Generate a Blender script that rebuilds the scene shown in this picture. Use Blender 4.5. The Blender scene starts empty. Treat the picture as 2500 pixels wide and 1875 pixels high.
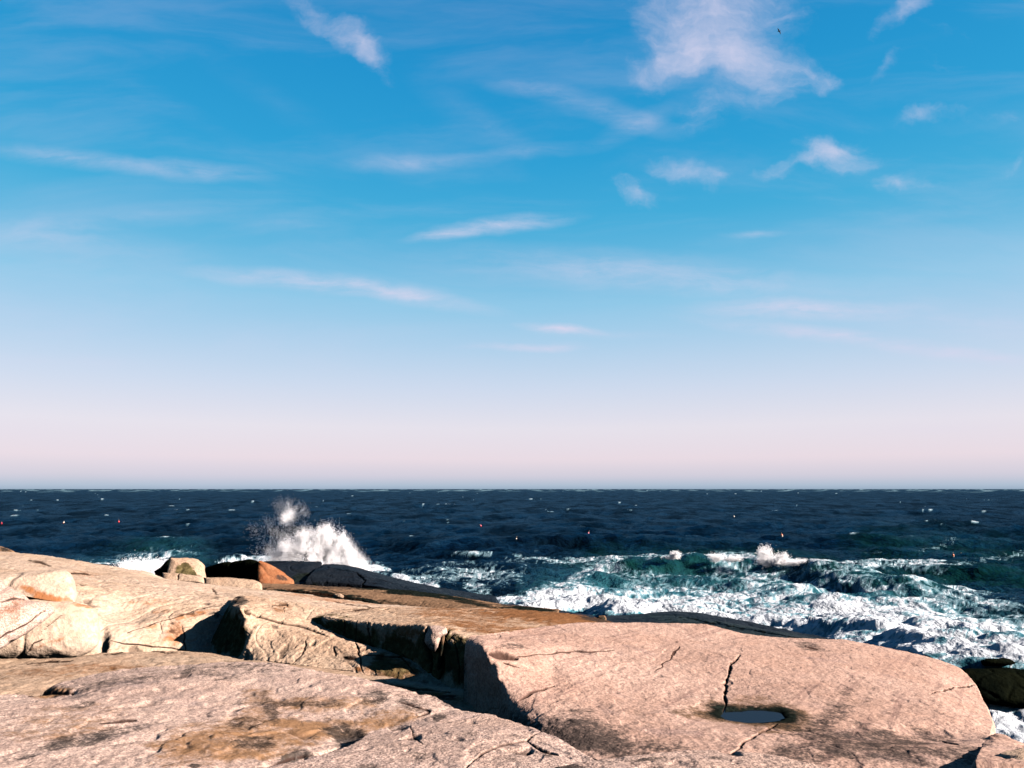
import bpy, math, random
import numpy as np
from mathutils import Vector

# ------------------------------------------------------------------ camera, world, sun
scene = bpy.context.scene
COL = scene.collection
CAMZ = 8.0
FPX = 2041.0                      # focal length in photo pixels (2500 px wide)
PITCH = math.atan(255.5 / FPX)
SP, CP = math.sin(PITCH), math.cos(PITCH)
cam_d = bpy.data.cameras.new('camera')
cam_d.lens = 36.0 * FPX / 2500.0
cam_d.sensor_width = 36.0
cam_d.clip_start = 0.1
cam_d.clip_end = 40000.0
cam = bpy.data.objects.new('camera', cam_d)
COL.objects.link(cam)
cam.location = (0, 0, CAMZ)
cam.rotation_euler = (math.pi / 2 + PITCH, 0, 0)
scene.camera = cam
scene.view_settings.view_transform = 'Standard'
scene.view_settings.look = 'None'
scene.view_settings.gamma = 1.0
EXPO = 2.4
scene.cycles.diffuse_bounces = 0
scene.view_settings.exposure = EXPO

SUN = Vector((0.86, -0.30, 0.40)).normalized()
sl = bpy.data.lights.new('sun', 'SUN')
sl.energy = 4.8
sl.angle = math.radians(0.53)
sl.color = (1.0, 0.85, 0.73)
so = bpy.data.objects.new('sun', sl)
COL.objects.link(so)
so.location = SUN * 60
so.rotation_euler = (-SUN).to_track_quat('-Z', 'Y').to_euler()


class NT:
    """tiny node-tree helper"""
    def __init__(s, nt):
        s.nt = nt; s.N = nt.nodes; s.L = nt.links
    def _in(s, sock, v):
        if isinstance(v, bpy.types.NodeSocket): s.L.new(v, sock)
        elif v is not None:
            try: sock.default_value = v
            except Exception: sock.default_value = tuple(v) + (1.0,)
    def n(s, t, props=None, **ins):
        nd = s.N.new(t)
        for k, v in (props or {}).items(): setattr(nd, k, v)
        for k, v in ins.items(): s._in(nd.inputs[k.replace('_', ' ')], v)
        return nd
    def m(s, op, a, b=None, c=None, clamp=False):
        nd = s.N.new('ShaderNodeMath'); nd.operation = op; nd.use_clamp = clamp
        for i, v in enumerate((a, b, c)):
            if v is not None: s._in(nd.inputs[i], v)
        return nd.outputs[0]
    def vm(s, op, a, b=None):
        nd = s.N.new('ShaderNodeVectorMath'); nd.operation = op
        s._in(nd.inputs[0], a)
        if b is not None: s._in(nd.inputs[1], b)
        return nd.outputs[0]
    def mix(s, f, a, b, mode='MIX'):
        nd = s.N.new('ShaderNodeMix'); nd.data_type = 'RGBA'; nd.blend_type = mode
        s._in(nd.inputs[0], f)
        for i, v in ((6, a), (7, b)):
            if not isinstance(v, bpy.types.NodeSocket): v = tuple(v)[:3] + (1.0,)
            s._in(nd.inputs[i], v)
        return nd.outputs[2]
    def sm(s, v, lo, hi, a=0.0, b=1.0):
        nd = s.N.new('ShaderNodeMapRange'); nd.interpolation_type = 'SMOOTHSTEP'
        s._in(nd.inputs[0], v)
        for i, x in ((1, lo), (2, hi), (3, a), (4, b)): s._in(nd.inputs[i], x)
        return nd.outputs[0]
    def noise(s, vec, scale, detail=6, rough=0.55, dist=0.0):
        nd = s.n('ShaderNodeTexNoise', None, Vector=vec, Scale=scale, Detail=detail, Roughness=rough, Distortion=dist)
        return nd.outputs[0]
    def ramp(s, f, stops, interp='LINEAR'):
        nd = s.N.new('ShaderNodeValToRGB'); cr = nd.color_ramp; cr.interpolation = interp
        while len(cr.elements) < len(stops): cr.elements.new(0.5)
        for e, (p, c) in zip(cr.elements, stops):
            e.position = p; e.color = tuple(c)[:3] + (1.0,)
        s._in(nd.inputs[0], f)
        return nd.outputs[0]


def lin(*c):
    return tuple(((x / 255.0) / 12.92 if x / 255.0 <= 0.04045 else ((x / 255.0 + 0.055) / 1.055) ** 2.4) for x in c)


def ray(px, py):
    """direction through a photo pixel (2500 x 1875)"""
    u = (px - 1250.0) / FPX; v = (937.5 - py) / FPX
    return u, CP - v * SP, SP + v * CP


def build_world():
    w = bpy.data.worlds.new('World'); scene.world = w; w.use_nodes = True
    t = NT(w.node_tree); t.N.clear()
    out = t.n('ShaderNodeOutputWorld')
    bg = t.n('ShaderNodeBackground'); bg.inputs['Strength'].default_value = 0.1
    t.L.new(bg.outputs[0], out.inputs[0])
    sky = t.n('ShaderNodeTexSky', {'sky_type': 'NISHITA', 'sun_disc': False})
    sky.sun_elevation = math.asin(SUN.z); sky.sun_rotation = math.atan2(SUN.x, SUN.y)
    sky.air_density = 1.0; sky.dust_density = 0.6; sky.ozone_density = 2.5
    vec = t.n('ShaderNodeTexCoord').outputs['Generated']
    sep = t.n('ShaderNodeSeparateXYZ', None, Vector=vec)
    K = 1.0 / (0.1 * 2 ** EXPO)
    stops = [(0.0, (150, 172, 196)), (0.004, (170, 187, 208)), (0.014, (204, 201, 217)), (0.034, (229, 214, 224)), (0.070, (227, 221, 231)),
             (0.118, (202, 214, 233)), (0.167, (172, 205, 231)), (0.215, (140, 197, 228)), (0.262, (98, 181, 220)),
             (0.307, (62, 170, 215)), (0.373, (36, 157, 210)), (0.454, (22, 145, 204)), (0.527, (20, 134, 196)), (0.80, (24, 96, 165)), (1.0, (20, 80, 145))]
    # seen through the air near the horizon the grade is paler to the sides
    zz = t.m('MULTIPLY', sep.outputs[2], t.m('SUBTRACT', 1.0, t.m('MULTIPLY', t.m('ABSOLUTE', sep.outputs[0]), 0.12)))
    grad = t.ramp(zz, [(p, lin(*c)) for p, c in stops])
    grad = t.vm('SCALE', grad); t._in(grad.node.inputs['Scale'], t.m('MULTIPLY', t.m('MULTIPLY', K, t.sm(sep.outputs[2], -.02, 0.0, .12, 1.0)), t.sm(sep.outputs[1], .2, .74, .45, 1.0)))
    skyc = t.mix(0.98, sky.outputs[0], grad)
    # cirrus: each cloud is an ellipse in direction space, broken up by noise
    inv = t.m('DIVIDE', 1.0, t.m('MAXIMUM', sep.outputs[1], 0.05))
    uv = t.n('ShaderNodeCombineXYZ', None, X=t.m('MULTIPLY', sep.outputs[0], inv), Y=t.m('MULTIPLY', sep.outputs[2], inv), Z=0.0).outputs[0]
    warp = t.n('ShaderNodeTexNoise', None, Vector=uv, Scale=7.0, Detail=5.0, Roughness=0.6)
    wv = t.vm('SUBTRACT', warp.outputs[1], (0.5, 0.5, 0.5))
    wv1 = t.n('ShaderNodeVectorMath', {'operation': 'SCALE'}); t.L.new(wv, wv1.inputs[0]); wv1.inputs['Scale'].default_value = 0.10
    uvw = t.vm('ADD', uv, wv1.outputs[0])
    wv2 = t.n('ShaderNodeVectorMath', {'operation': 'SCALE'}); t.L.new(wv, wv2.inputs[0]); wv2.inputs['Scale'].default_value = 0.025
    uvs = t.vm('ADD', uv, wv2.outputs[0])
    puffs = [(1770, 20, 290, 200, 0, 1.35), (1790, 150, 190, 120, 0, .95), (1620, 130, 130, 120, 20, .75), (1960, 165, 110, 60, 15, .9), (1760, 260, 150, 80, -20, .55), (1570, 190, 90, 60, 40, .6), (1850, 200, 120, 60, 0, .6), (1440, 110, 60, 40, 0, .3),
             (2030, 375, 130, 84, 8, 1.5), (1930, 412, 110, 32, -14, .75), (2150, 395, 130, 34, -8, .4), (2210, 455, 95, 50, 4, 1.05), (1565, 460, 115, 50, 18, 1.1),
             (1680, 405, 120, 52, 18, 1.0), (1760, 420, 70, 40, -35, .5), (885, 85, 110, 55, 35, .95), (925, 145, 90, 42, 60, .6), (760, 20, 190, 40, 28, .6),
             (2220, 30, 160, 42, -40, .75), (2180, 170, 90, 26, -40, .5), (2340, 180, 130, 60, 25, .45), (2290, 275, 150, 34, -14, .5), (2420, 300, 140, 30, 5, .3), (2330, 65, 120, 50, 25, .35), (2470, 400, 110, 26, -30, .35)]
    strk = [(1215, 553, 260, 30, -8, 1.0), (1090, 575, 120, 14, -3, .4), (760, 688, 380, 38, 5, .95), (1000, 725, 300, 30, 9, .65), (170, 385, 300, 34, 8, .62), (480, 415, 240, 34, 2, .55),
            (1480, 272, 260, 44, 16, .42), (1290, 215, 150, 36, 8, .35), (1120, 260, 190, 60, 35, .14), (1230, 320, 130, 44, 35, .16), (1010, 395, 230, 34, -2, .5), (1300, 365, 260, 26, -4, .3), (1560, 300, 170, 36, -25, .35),
            (1365, 800, 130, 16, 5, 1.1), (1470, 815, 230, 16, 3, .4), (1270, 851, 190, 15, 1, .95), (1380, 848, 80, 18, 0, .35), (1960, 757, 360, 34, 1, .95), (2060, 825, 480, 26, 7, .9),
            (2400, 875, 380, 24, 5, .5), (1480, 655, 560, 70, 3, .6), (1850, 700, 500, 60, 3, .35), (1840, 570, 100, 12, 0, .5), (380, 520, 360, 40, -4, .35), (700, 545, 200, 34, 4, .22), (120, 580, 420, 70, 6, .45),
            (2400, 790, 420, 60, 4, .35), (380, 240, 420, 40, 28, .07), (700, 260, 500, 50, 32, .07), (120, 880, 400, 26, 2, .2), (1900, 950, 700, 40, 1, .12)]
    def field(lst, vecin):
        tot = None
        for px, py, rx, ry, ang, st in lst:
            d = ray(px, py)
            mp = t.n('ShaderNodeMapping', {'vector_type': 'TEXTURE'}, Vector=vecin)
            mp.inputs['Location'].default_value = (d[0] / d[1], d[2] / d[1], 0)
            mp.inputs['Rotation'].default_value = (0, 0, -math.radians(ang))
            mp.inputs['Scale'].default_value = (rx / FPX, ry / FPX, 1)
            g = t.n('ShaderNodeTexGradient', {'gradient_type': 'SPHERICAL'}, Vector=mp.outputs[0]).outputs[1]
            tot = t.m('MULTIPLY', g, st) if tot is None else t.m('MULTIPLY_ADD', g, st, tot)
        return tot
    p = field(puffs, uvw); s_ = field(strk, uvs)
    n1 = t.noise(uvw, 11.0, 9, 0.62, 0.3)
    mp = t.n('ShaderNodeMapping', None, Vector=uvs); mp.inputs['Scale'].default_value = (6, 32, 1); mp.inputs['Rotation'].default_value = (0, 0, math.radians(-5))
    n2 = t.noise(mp.outputs[0], 1.0, 9, 0.66, 0.35)
    mp3 = t.n('ShaderNodeMapping', None, Vector=uvw); mp3.inputs['Scale'].default_value = (9, 26, 1); mp3.inputs['Rotation'].default_value = (0, 0, math.radians(30))
    n3 = t.noise(mp3.outputs[0], 1.0, 8, 0.62, 0.4)
    cp = t.sm(t.m('ADD', t.m('MULTIPLY', p, 1.5), t.m('MULTIPLY', t.m('SUBTRACT', t.m('ADD', t.m('MULTIPLY', n1, .6), t.m('MULTIPLY', n3, .4)), 0.5), 5.4)), 0.10, 3.1)
    cp = t.m('MULTIPLY', cp, t.sm(p, 0.0, 0.25))
    cs = t.m('MULTIPLY', t.m('MULTIPLY', t.m('POWER', s_, 1.25), t.sm(t.m('ADD', t.m('MULTIPLY', n2, .7), t.m('MULTIPLY', n3, .3)), 0.30, 0.68)), 1.05, clamp=True)
    veil = t.m('MULTIPLY', t.sm(t.noise(mp.outputs[0], 0.35, 6, 0.6, 0.5), 0.42, 0.75), 0.13)
    veil = t.m('MULTIPLY', veil, t.sm(sep.outputs[1], 0.1, 0.4))
    c = t.m('ADD', t.m('ADD', t.m('MULTIPLY', cp, 0.84), t.m('MULTIPLY', cs, 0.95)), veil, clamp=True)
    c = t.m('MINIMUM', c, 0.9)
    cc = t.vm('SCALE', tuple(lin(220, 216, 238))); cc.node.inputs['Scale'].default_value = K
    t.L.new(t.mix(c, skyc, cc), bg.inputs['Color'])
    w.cycles.sampling_method = 'MANUAL'; w.cycles.sample_map_resolution = 512

build_world()

# ------------------------------------------------------------------ numpy noise
_rng = np.random.default_rng(7)
_P = _rng.permutation(256); _P = np.concatenate([_P, _P, _P])
_G = _rng.normal(size=(256, 3)); _G /= np.linalg.norm(_G, axis=1)[:, None]; _G = np.concatenate([_G, _G])


def perlin(p):
    """p (...,3) -> (...,) about -1..1"""
    i = np.floor(p).astype(np.int64); f = p - i; i &= 255
    u = f * f * f * (f * (f * 6 - 15) + 10)
    r = 0
    for dx in (0, 1):
        wx = u[..., 0] if dx else 1 - u[..., 0]
        for dy in (0, 1):
            wy = u[..., 1] if dy else 1 - u[..., 1]
            for dz in (0, 1):
                wz = u[..., 2] if dz else 1 - u[..., 2]
                h = _P[_P[_P[i[..., 0] + dx] + i[..., 1] + dy] + i[..., 2] + dz]
                g = _G[h]
                r = r + wx * wy * wz * (g[..., 0] * (f[..., 0] - dx) + g[..., 1] * (f[..., 1] - dy) + g[..., 2] * (f[..., 2] - dz))
    return r * 1.6


def fbm(p, octv=4, gain=0.5, lac=2.03):
    a = 1.0; s = 0; t = 0
    for k in range(octv):
        s = s + a * perlin(p + 17.3 * k); t += a; a *= gain; p = p * lac
    return s / t


def sstep(x, a, b):
    x = np.clip((x - a) / (b - a), 0, 1); return x * x * (3 - 2 * x)


def P3(px, py, d):
    """world point seen at photo pixel px,py at forward distance d (metres)"""
    px = np.asarray(px, float); py = np.asarray(py, float); d = np.asarray(d, float)
    u = (px - 1250.0) / FPX; v = (937.5 - py) / FPX
    dy = CP - v * SP; dz = SP + v * CP
    return np.stack([u / dy * d, d + 0 * u, CAMZ + dz / dy * d], -1)


def toPx(p):
    x, y, z = p[..., 0], p[..., 1], p[..., 2] - CAMZ
    f = y * CP + z * SP; up = -y * SP + z * CP
    f = np.maximum(f, 0.05)
    return 1250 + FPX * x / f, 937.5 - FPX * up / f


def P0(px, py, z=0.0):
    """world point on the plane z seen at a photo pixel"""
    u, dy, dz = ray(px, py); t = (z - CAMZ) / dz
    return u * t, dy * t


# ------------------------------------------------------------------ object helpers
def tag(o, label=None, cat=None, group=None, kind=None):
    if label: o['label'] = label
    if cat: o['category'] = cat
    if group: o['group'] = group
    if kind: o['kind'] = kind
    return o


def empty(name, loc):
    o = bpy.data.objects.new(name, None); COL.objects.link(o); o.location = loc; o.empty_display_size = 0.3
    return o


def mesh_np(name, verts, quads, mat, parent=None, attrs=None, smooth=True, recenter=True, tris=False):
    verts = np.asarray(verts, np.float64).reshape(-1, 3)
    off = np.zeros(3)
    if recenter and parent is None:
        off = np.array([(verts[:, 0].min() + verts[:, 0].max()) / 2, (verts[:, 1].min() + verts[:, 1].max()) / 2, verts[:, 2].min()])
    me = bpy.data.meshes.new(name)
    k = 3 if tris else 4
    quads = np.asarray(quads, np.int32).reshape(-1, k)
    me.vertices.add(len(verts)); me.loops.add(quads.size); me.polygons.add(len(quads))
    me.vertices.foreach_set('co', (verts - off).astype(np.float32).ravel())
    me.loops.foreach_set('vertex_index', quads.ravel())
    me.polygons.foreach_set('loop_start', np.arange(0, quads.size, k, dtype=np.int32))
    me.polygons.foreach_set('use_smooth', np.full(len(quads), smooth))
    me.update(calc_edges=True)
    for an, (ty, dat) in (attrs or {}).items():
        a = me.attributes.new(an, ty, 'POINT')
        a.data.foreach_set('color' if ty == 'FLOAT_COLOR' else 'value', np.asarray(dat, np.float32).ravel())
    me.materials.append(mat)
    o = bpy.data.objects.new(name, me); COL.objects.link(o)
    if parent is None: o.location = off
    else: o.parent = parent
    return o


def grid_quads(r, c, wrap=False):
    i = np.arange(r - 1)[:, None]; j = np.arange(c if wrap else c - 1)[None, :]
    j2 = (j + 1) % c
    return np.stack([i * c + j, i * c + j2, (i + 1) * c + j2, (i + 1) * c + j], -1).reshape(-1, 4)


def blur(a, k, axis, wrap=False):
    if k < 1: return a
    pad = [(0, 0)] * a.ndim; pad[axis] = (k, k)
    ap = np.pad(a, pad, mode='wrap' if wrap else 'edge')
    w = np.hanning(2 * k + 3)[1:-1]; w /= w.sum()
    return sum(w[i] * np.take(ap, range(i, i + a.shape[axis]), axis=axis) for i in range(2 * k + 1))


def normals(G):
    du = np.gradient(G, axis=1); dv = np.gradient(G, axis=0)
    n = np.cross(du, dv); n /= (np.linalg.norm(n, axis=-1, keepdims=True) + 1e-9)
    return n


def seg_dist(x, y, pts):
    """distance from points to a polyline, and position 0..1 along it"""
    best = np.full(x.shape, 1e9); par = np.zeros(x.shape)
    pts = np.asarray(pts, float); L = np.r_[0, np.cumsum(np.hypot(*np.diff(pts[:, :2], axis=0).T))]
    for a, b, l0, l1 in zip(pts[:-1], pts[1:], L[:-1], L[1:]):
        d = b - a; q = d[0] ** 2 + d[1] ** 2 + 1e-9
        t = np.clip(((x - a[0]) * d[0] + (y - a[1]) * d[1]) / q, 0, 1)
        r = np.hypot(x - a[0] - t * d[0], y - a[1] - t * d[1])
        m = r < best; best = np.where(m, r, best); par = np.where(m, (l0 + t * (l1 - l0)) / L[-1], par)
    return best, par


def paint(G, stains):
    """mask colours: R dark lichen and other dark marks, G rust, B wet/black and painted shade, A cracks and pits"""
    px, py = toPx(G)
    M = np.zeros(G.shape[:-1] + (4,))
    nz = fbm(G * 1.7 + 5, 5, 0.6)
    for ch, x, y, rx, ry, ang, st in stains:
        a = math.radians(ang); c, s = math.cos(a), math.sin(a)
        X = ((px - x) * c + (py - y) * s) / rx; Y = (-(px - x) * s + (py - y) * c) / ry
        r = np.sqrt(X * X + Y * Y) + nz * 0.95
        M[..., 'RGBA'.index(ch)] = np.maximum(M[..., 'RGBA'.index(ch)], st * sstep(-r, -1.2, -0.45))
    return M


def carve(G, N, M, cracks):
    px, py = toPx(G)
    wob = perlin(G * 3.1 + 9) * 5 + perlin(G * 9.0) * 2.5
    for pts, w, depth in cracks:                                   # w in photo px, depth in m
        d, par = seg_dist(px + wob, py + wob * 0.6, pts)
        ww = w * (0.35 + 0.65 * np.sin(np.pi * np.clip(par * 0.9 + 0.05, 0, 1))) * (0.8 + 0.5 * perlin(G * 4 + 3))
        k = np.exp(-(d / np.maximum(ww, 0.6)) ** 2)
        G = G - N * (k * depth * .6)[..., None]
        M[..., 3] = np.maximum(M[..., 3], k ** .45 * (k > .004))
    return G, M


def loft(name, curves, mat, nu=300, nv=140, sm=(4, 3), amp=0.05, fine=0.012, stains=(), cracks=(), base=3.4, label=None, cat='rock', group=None,
         back=((.35, -.10), (.8, -.45), (1.0, -1.2)), front=((-.05, -.25), (-.1, -.8)), side=0.07, worm=.2, pits=1.0, terr=.010, pool=None, dents=(), seed=0.0, skew=0.0, wts=None):
    """rock whose visible faces run through the given curves (front to back), closed down to base all round"""
    nc = len(curves); rows = []
    for c in curves:
        c = np.asarray(c, float); p = P3(c[:, 0], c[:, 1], c[:, 2])
        q = np.stack(toPx(p), -1); L = np.r_[0, np.cumsum(np.hypot(*np.diff(q, axis=0).T))]; L /= L[-1]
        t = np.linspace(0, 1, nu)
        rows.append(np.stack([np.interp(t, L, p[:, k]) for k in range(3)], -1))
    R = np.stack(rows)                                             # nc,nu,3
    hh = np.abs(np.diff([np.mean(toPx(r)[1].clip(1200, 2000)) for r in rows])) + 6
    hh = np.r_[0, np.cumsum(hh)]; hh /= hh[-1]
    tv = np.linspace(0, 1, nv)
    G = np.zeros((nv, nu, 3))
    idx = np.clip(np.searchsorted(hh, tv, side='right') - 1, 0, nc - 2); f = ((tv - hh[idx]) / (hh[idx + 1] - hh[idx]))[:, None, None]
    p0 = R[np.clip(idx - 1, 0, nc - 1)]; p1 = R[idx]; p2 = R[idx + 1]; p3 = R[np.clip(idx + 2, 0, nc - 1)]
    lin_ = p1 * (1 - f) + p2 * f
    cr = 0.5 * (2 * p1 + (p2 - p0) * f + (2 * p0 - 5 * p1 + 4 * p2 - p3) * f ** 2 + (3 * p1 - p0 - 3 * p2 + p3) * f ** 3)
    G = 0.65 * lin_ + 0.35 * cr
    top = G[-1].copy(); 
    G = blur(blur(G, sm[0], 1), sm[1], 0)
    N = normals(G)
    if N[..., 2].mean() < 0: N = -N
    # soft rounding where the surface turns away at the silhouette
    w = np.minimum(1, np.arange(nv)[::-1] / 6.0)[:, None]
    o1 = fbm(G * 0.55 + seed, 4, 0.5); o2 = fbm(G * np.array([2.6, 2.6, 3.4]) + seed * 2, 4, 0.55); o3 = fbm(G * 11.0 + seed, 3, 0.6)
    disp = amp * o1 * (0.25 + 0.75 * w) + amp * 0.45 * o2 + fine * o3
    pit = sstep(perlin(G * np.array([5.0, 3.2, 5.0]) + 60), .42, .75) * .022 + sstep(perlin(G * np.array([13., 8., 13.]) + 80), .45, .8) * .008; pit = pit * pits
    ledge_ = np.abs(perlin(G * np.array([1.1, .7, 2.2]) + seed + 12)); disp = disp - pit - amp * worm * sstep(-ledge_, -.06, 0)
    if terr:
        qn = (fbm(G * np.array([.55, .38, 1.3]) + seed + 70, 4, .55) * 1.0) * 5.0 + .12 * perlin(G * 6); fl_ = np.floor(qn)
        disp = disp + terr * (fl_ + sstep(qn - fl_, 0, .13)) * (0.3 + 0.7 * w)
    G = G + N * disp[..., None]
    px, py = toPx(G)
    for x, y, rx, ry, a in dents:
        r2 = ((px - x) / rx) ** 2 + ((py - y) / ry) ** 2
        G = G - np.array([0, 0, 1.0]) * (a * np.exp(-r2 ** 1.5))[..., None]
    if pool:
        x, y, rx, ry, d = pool
        c0 = G.reshape(-1, 3)[np.argmin((px - x) ** 2 + (py - y) ** 2)]
        fl = P3(px, py, 1.0); kk = (c0[2] - CAMZ) / np.minimum(fl[..., 2] - CAMZ, -.02)
        fl = np.array([0, 0, CAMZ]) + (fl - np.array([0, 0, CAMZ])) * kk[..., None]      # the level sheet through the hollow
        r = np.sqrt(((px - x) / rx) ** 2 + ((py - y) / ry) ** 2) + .30 * fbm(G * 4, 3)
        lev = sstep(-r, -2.4, -1.15)[..., None]
        G = G * (1 - lev) + fl * lev
        G[..., 2] -= .075 * sstep(-r, -1.25, -.4)
        globals()['POOLZ'] = float(c0[2]) - .022
    M = paint(G, stains); M[..., 3] = np.clip(pit * 22, 0, .6)
    G, M = carve(G, N, M, cracks)
    # close the solid: back, front, sides
    rowsB = []
    for dy, dz in back: rowsB.append(G[-1] + np.stack([G[-1, :, 0] / G[-1, :, 1] * dy, 0 * G[-1, :, 0] + dy, dz + dy * (G[-1, :, 2] - CAMZ) / G[-1, :, 1] + 0.03 * o1[-1]], -1))
    lastb = rowsB[-1].copy(); lastb[:, 1] += 0.1; lastb[:, 2] = np.minimum(base, lastb[:, 2] - 0.1); rowsB.append(lastb)
    rowsF = []
    for dy, dz in front: rowsF.append(G[0] + np.array([0, dy, dz]))
    lf = rowsF[-1].copy(); lf[:, 2] = np.minimum(base, lf[:, 2] - 0.1); rowsF.append(lf)
    A = np.concatenate([np.stack(rowsF[::-1]), G, np.stack(rowsB)], 0)
    nF, nB = len(rowsF), len(rowsB)
    MA = np.pad(M, ((nF, nB), (0, 0), (0, 0)), mode='edge')
    L1 = A[:, :1].copy(); L1[..., 0] -= side * 0.5; L1[..., 2] -= side * 0.8
    L2 = L1.copy(); L2[..., 0] -= side * 0.4; L2[..., 2] = np.minimum(base, L2[..., 2])
    R1 = A[:, -1:].copy(); R1[..., 0] += side * 0.5; R1[..., 2] -= side * 0.8
    R2 = R1.copy(); R2[..., 0] += side * 0.4; R2[..., 2] = np.minimum(base, R2[..., 2])
    A = np.concatenate([L2, L1, A, R1, R2], 1)
    MA = np.pad(MA, ((0, 0), (2, 2), (0, 0)), mode='edge')
    o = mesh_np(name, A, grid_quads(A.shape[0], A.shape[1]), mat, attrs={'mask': ('FLOAT_COLOR', MA)})
    if label: tag(o, label, cat, group)
    return o


def boulder(name, outline, d, mat, thick=1.0, bulge=0.35, tilt=(0, 0), stains=(), cracks=(), label=None, cat='rock', group=None, amp=0.03, fine=0.01, n=240, rings=60, flat=0.6, seed=0.0, sink=0.0, parent=None, rnd=3, dents=()):
    """free block whose outline is the traced one, with its own distance, thickness and domed or flat front"""
    ol = np.asarray(outline, float); cl = np.vstack([ol, ol[:1]])
    L = np.r_[0, np.cumsum(np.hypot(*np.diff(cl, axis=0).T))]; L /= L[-1]
    t = np.linspace(0, 1, n, endpoint=False)
    O = np.stack([np.interp(t, L, cl[:, k]) for k in range(2)], -1)
    O = blur(O, rnd, 0, wrap=True)
    c = O.mean(0)
    front = [(s, -bulge * (1 - s ** (2 / (1 - flat * .8) if flat < 1 else 8))) for s in np.linspace(0.0, 0.97, rings)]
    ends = [(1.0, 0.03 * thick), (1.0, thick * .2), (0.985, thick * .5), (0.93, thick * .8), (0.75, thick * .97), (0.4, thick * 1.05), (0.0, thick * 1.08)]
    rr = front + ends
    G = np.zeros((len(rr), n, 3))
    for i, (s, dd) in enumerate(rr):
        q = c + (O - c) * s
        dist = d + dd + (q[:, 0] - c[0]) * tilt[0] + (q[:, 1] - c[1]) * tilt[1]
        if i >= len(front):                                        # behind the outline: keep metres, not pixels
            d0 = d + (q[:, 0] - c[0]) * tilt[0] + (q[:, 1] - c[1]) * tilt[1]
            G[i] = P3(q[:, 0], q[:, 1], d0 + dd)
        else: G[i] = P3(q[:, 0], q[:, 1], dist)
    N = normals(G)
    cen = G.reshape(-1, 3).mean(0)
    N *= np.sign(((G - cen) * N).sum(-1).mean())
    G = G + N * (amp * fbm(G * 1.4 + seed, 4) + fine * fbm(G * 9 + seed, 3) - amp * .8 * sstep(np.abs(perlin(G * .9 + seed + 4)), .12, .0))[..., None]
    G[0] = G[0].mean(0); G[-1] = G[-1].mean(0)
    px, py = toPx(G)
    for x, y, rx, ry, a in dents:
        r2 = ((px - x) / rx) ** 2 + ((py - y) / ry) ** 2
        G = G + np.array([0, 1.0, 0]) * (a * np.exp(-r2 ** 1.5))[..., None]
    M = paint(G, stains)
    G, M = carve(G, N, M, cracks)
    if sink: G[..., 2] -= sink
    o = mesh_np(name, G, grid_quads(G.shape[0], n, True), mat, parent=parent, attrs={'mask': ('FLOAT_COLOR', M)})
    if label: tag(o, label, cat, group)
    return o


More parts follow.
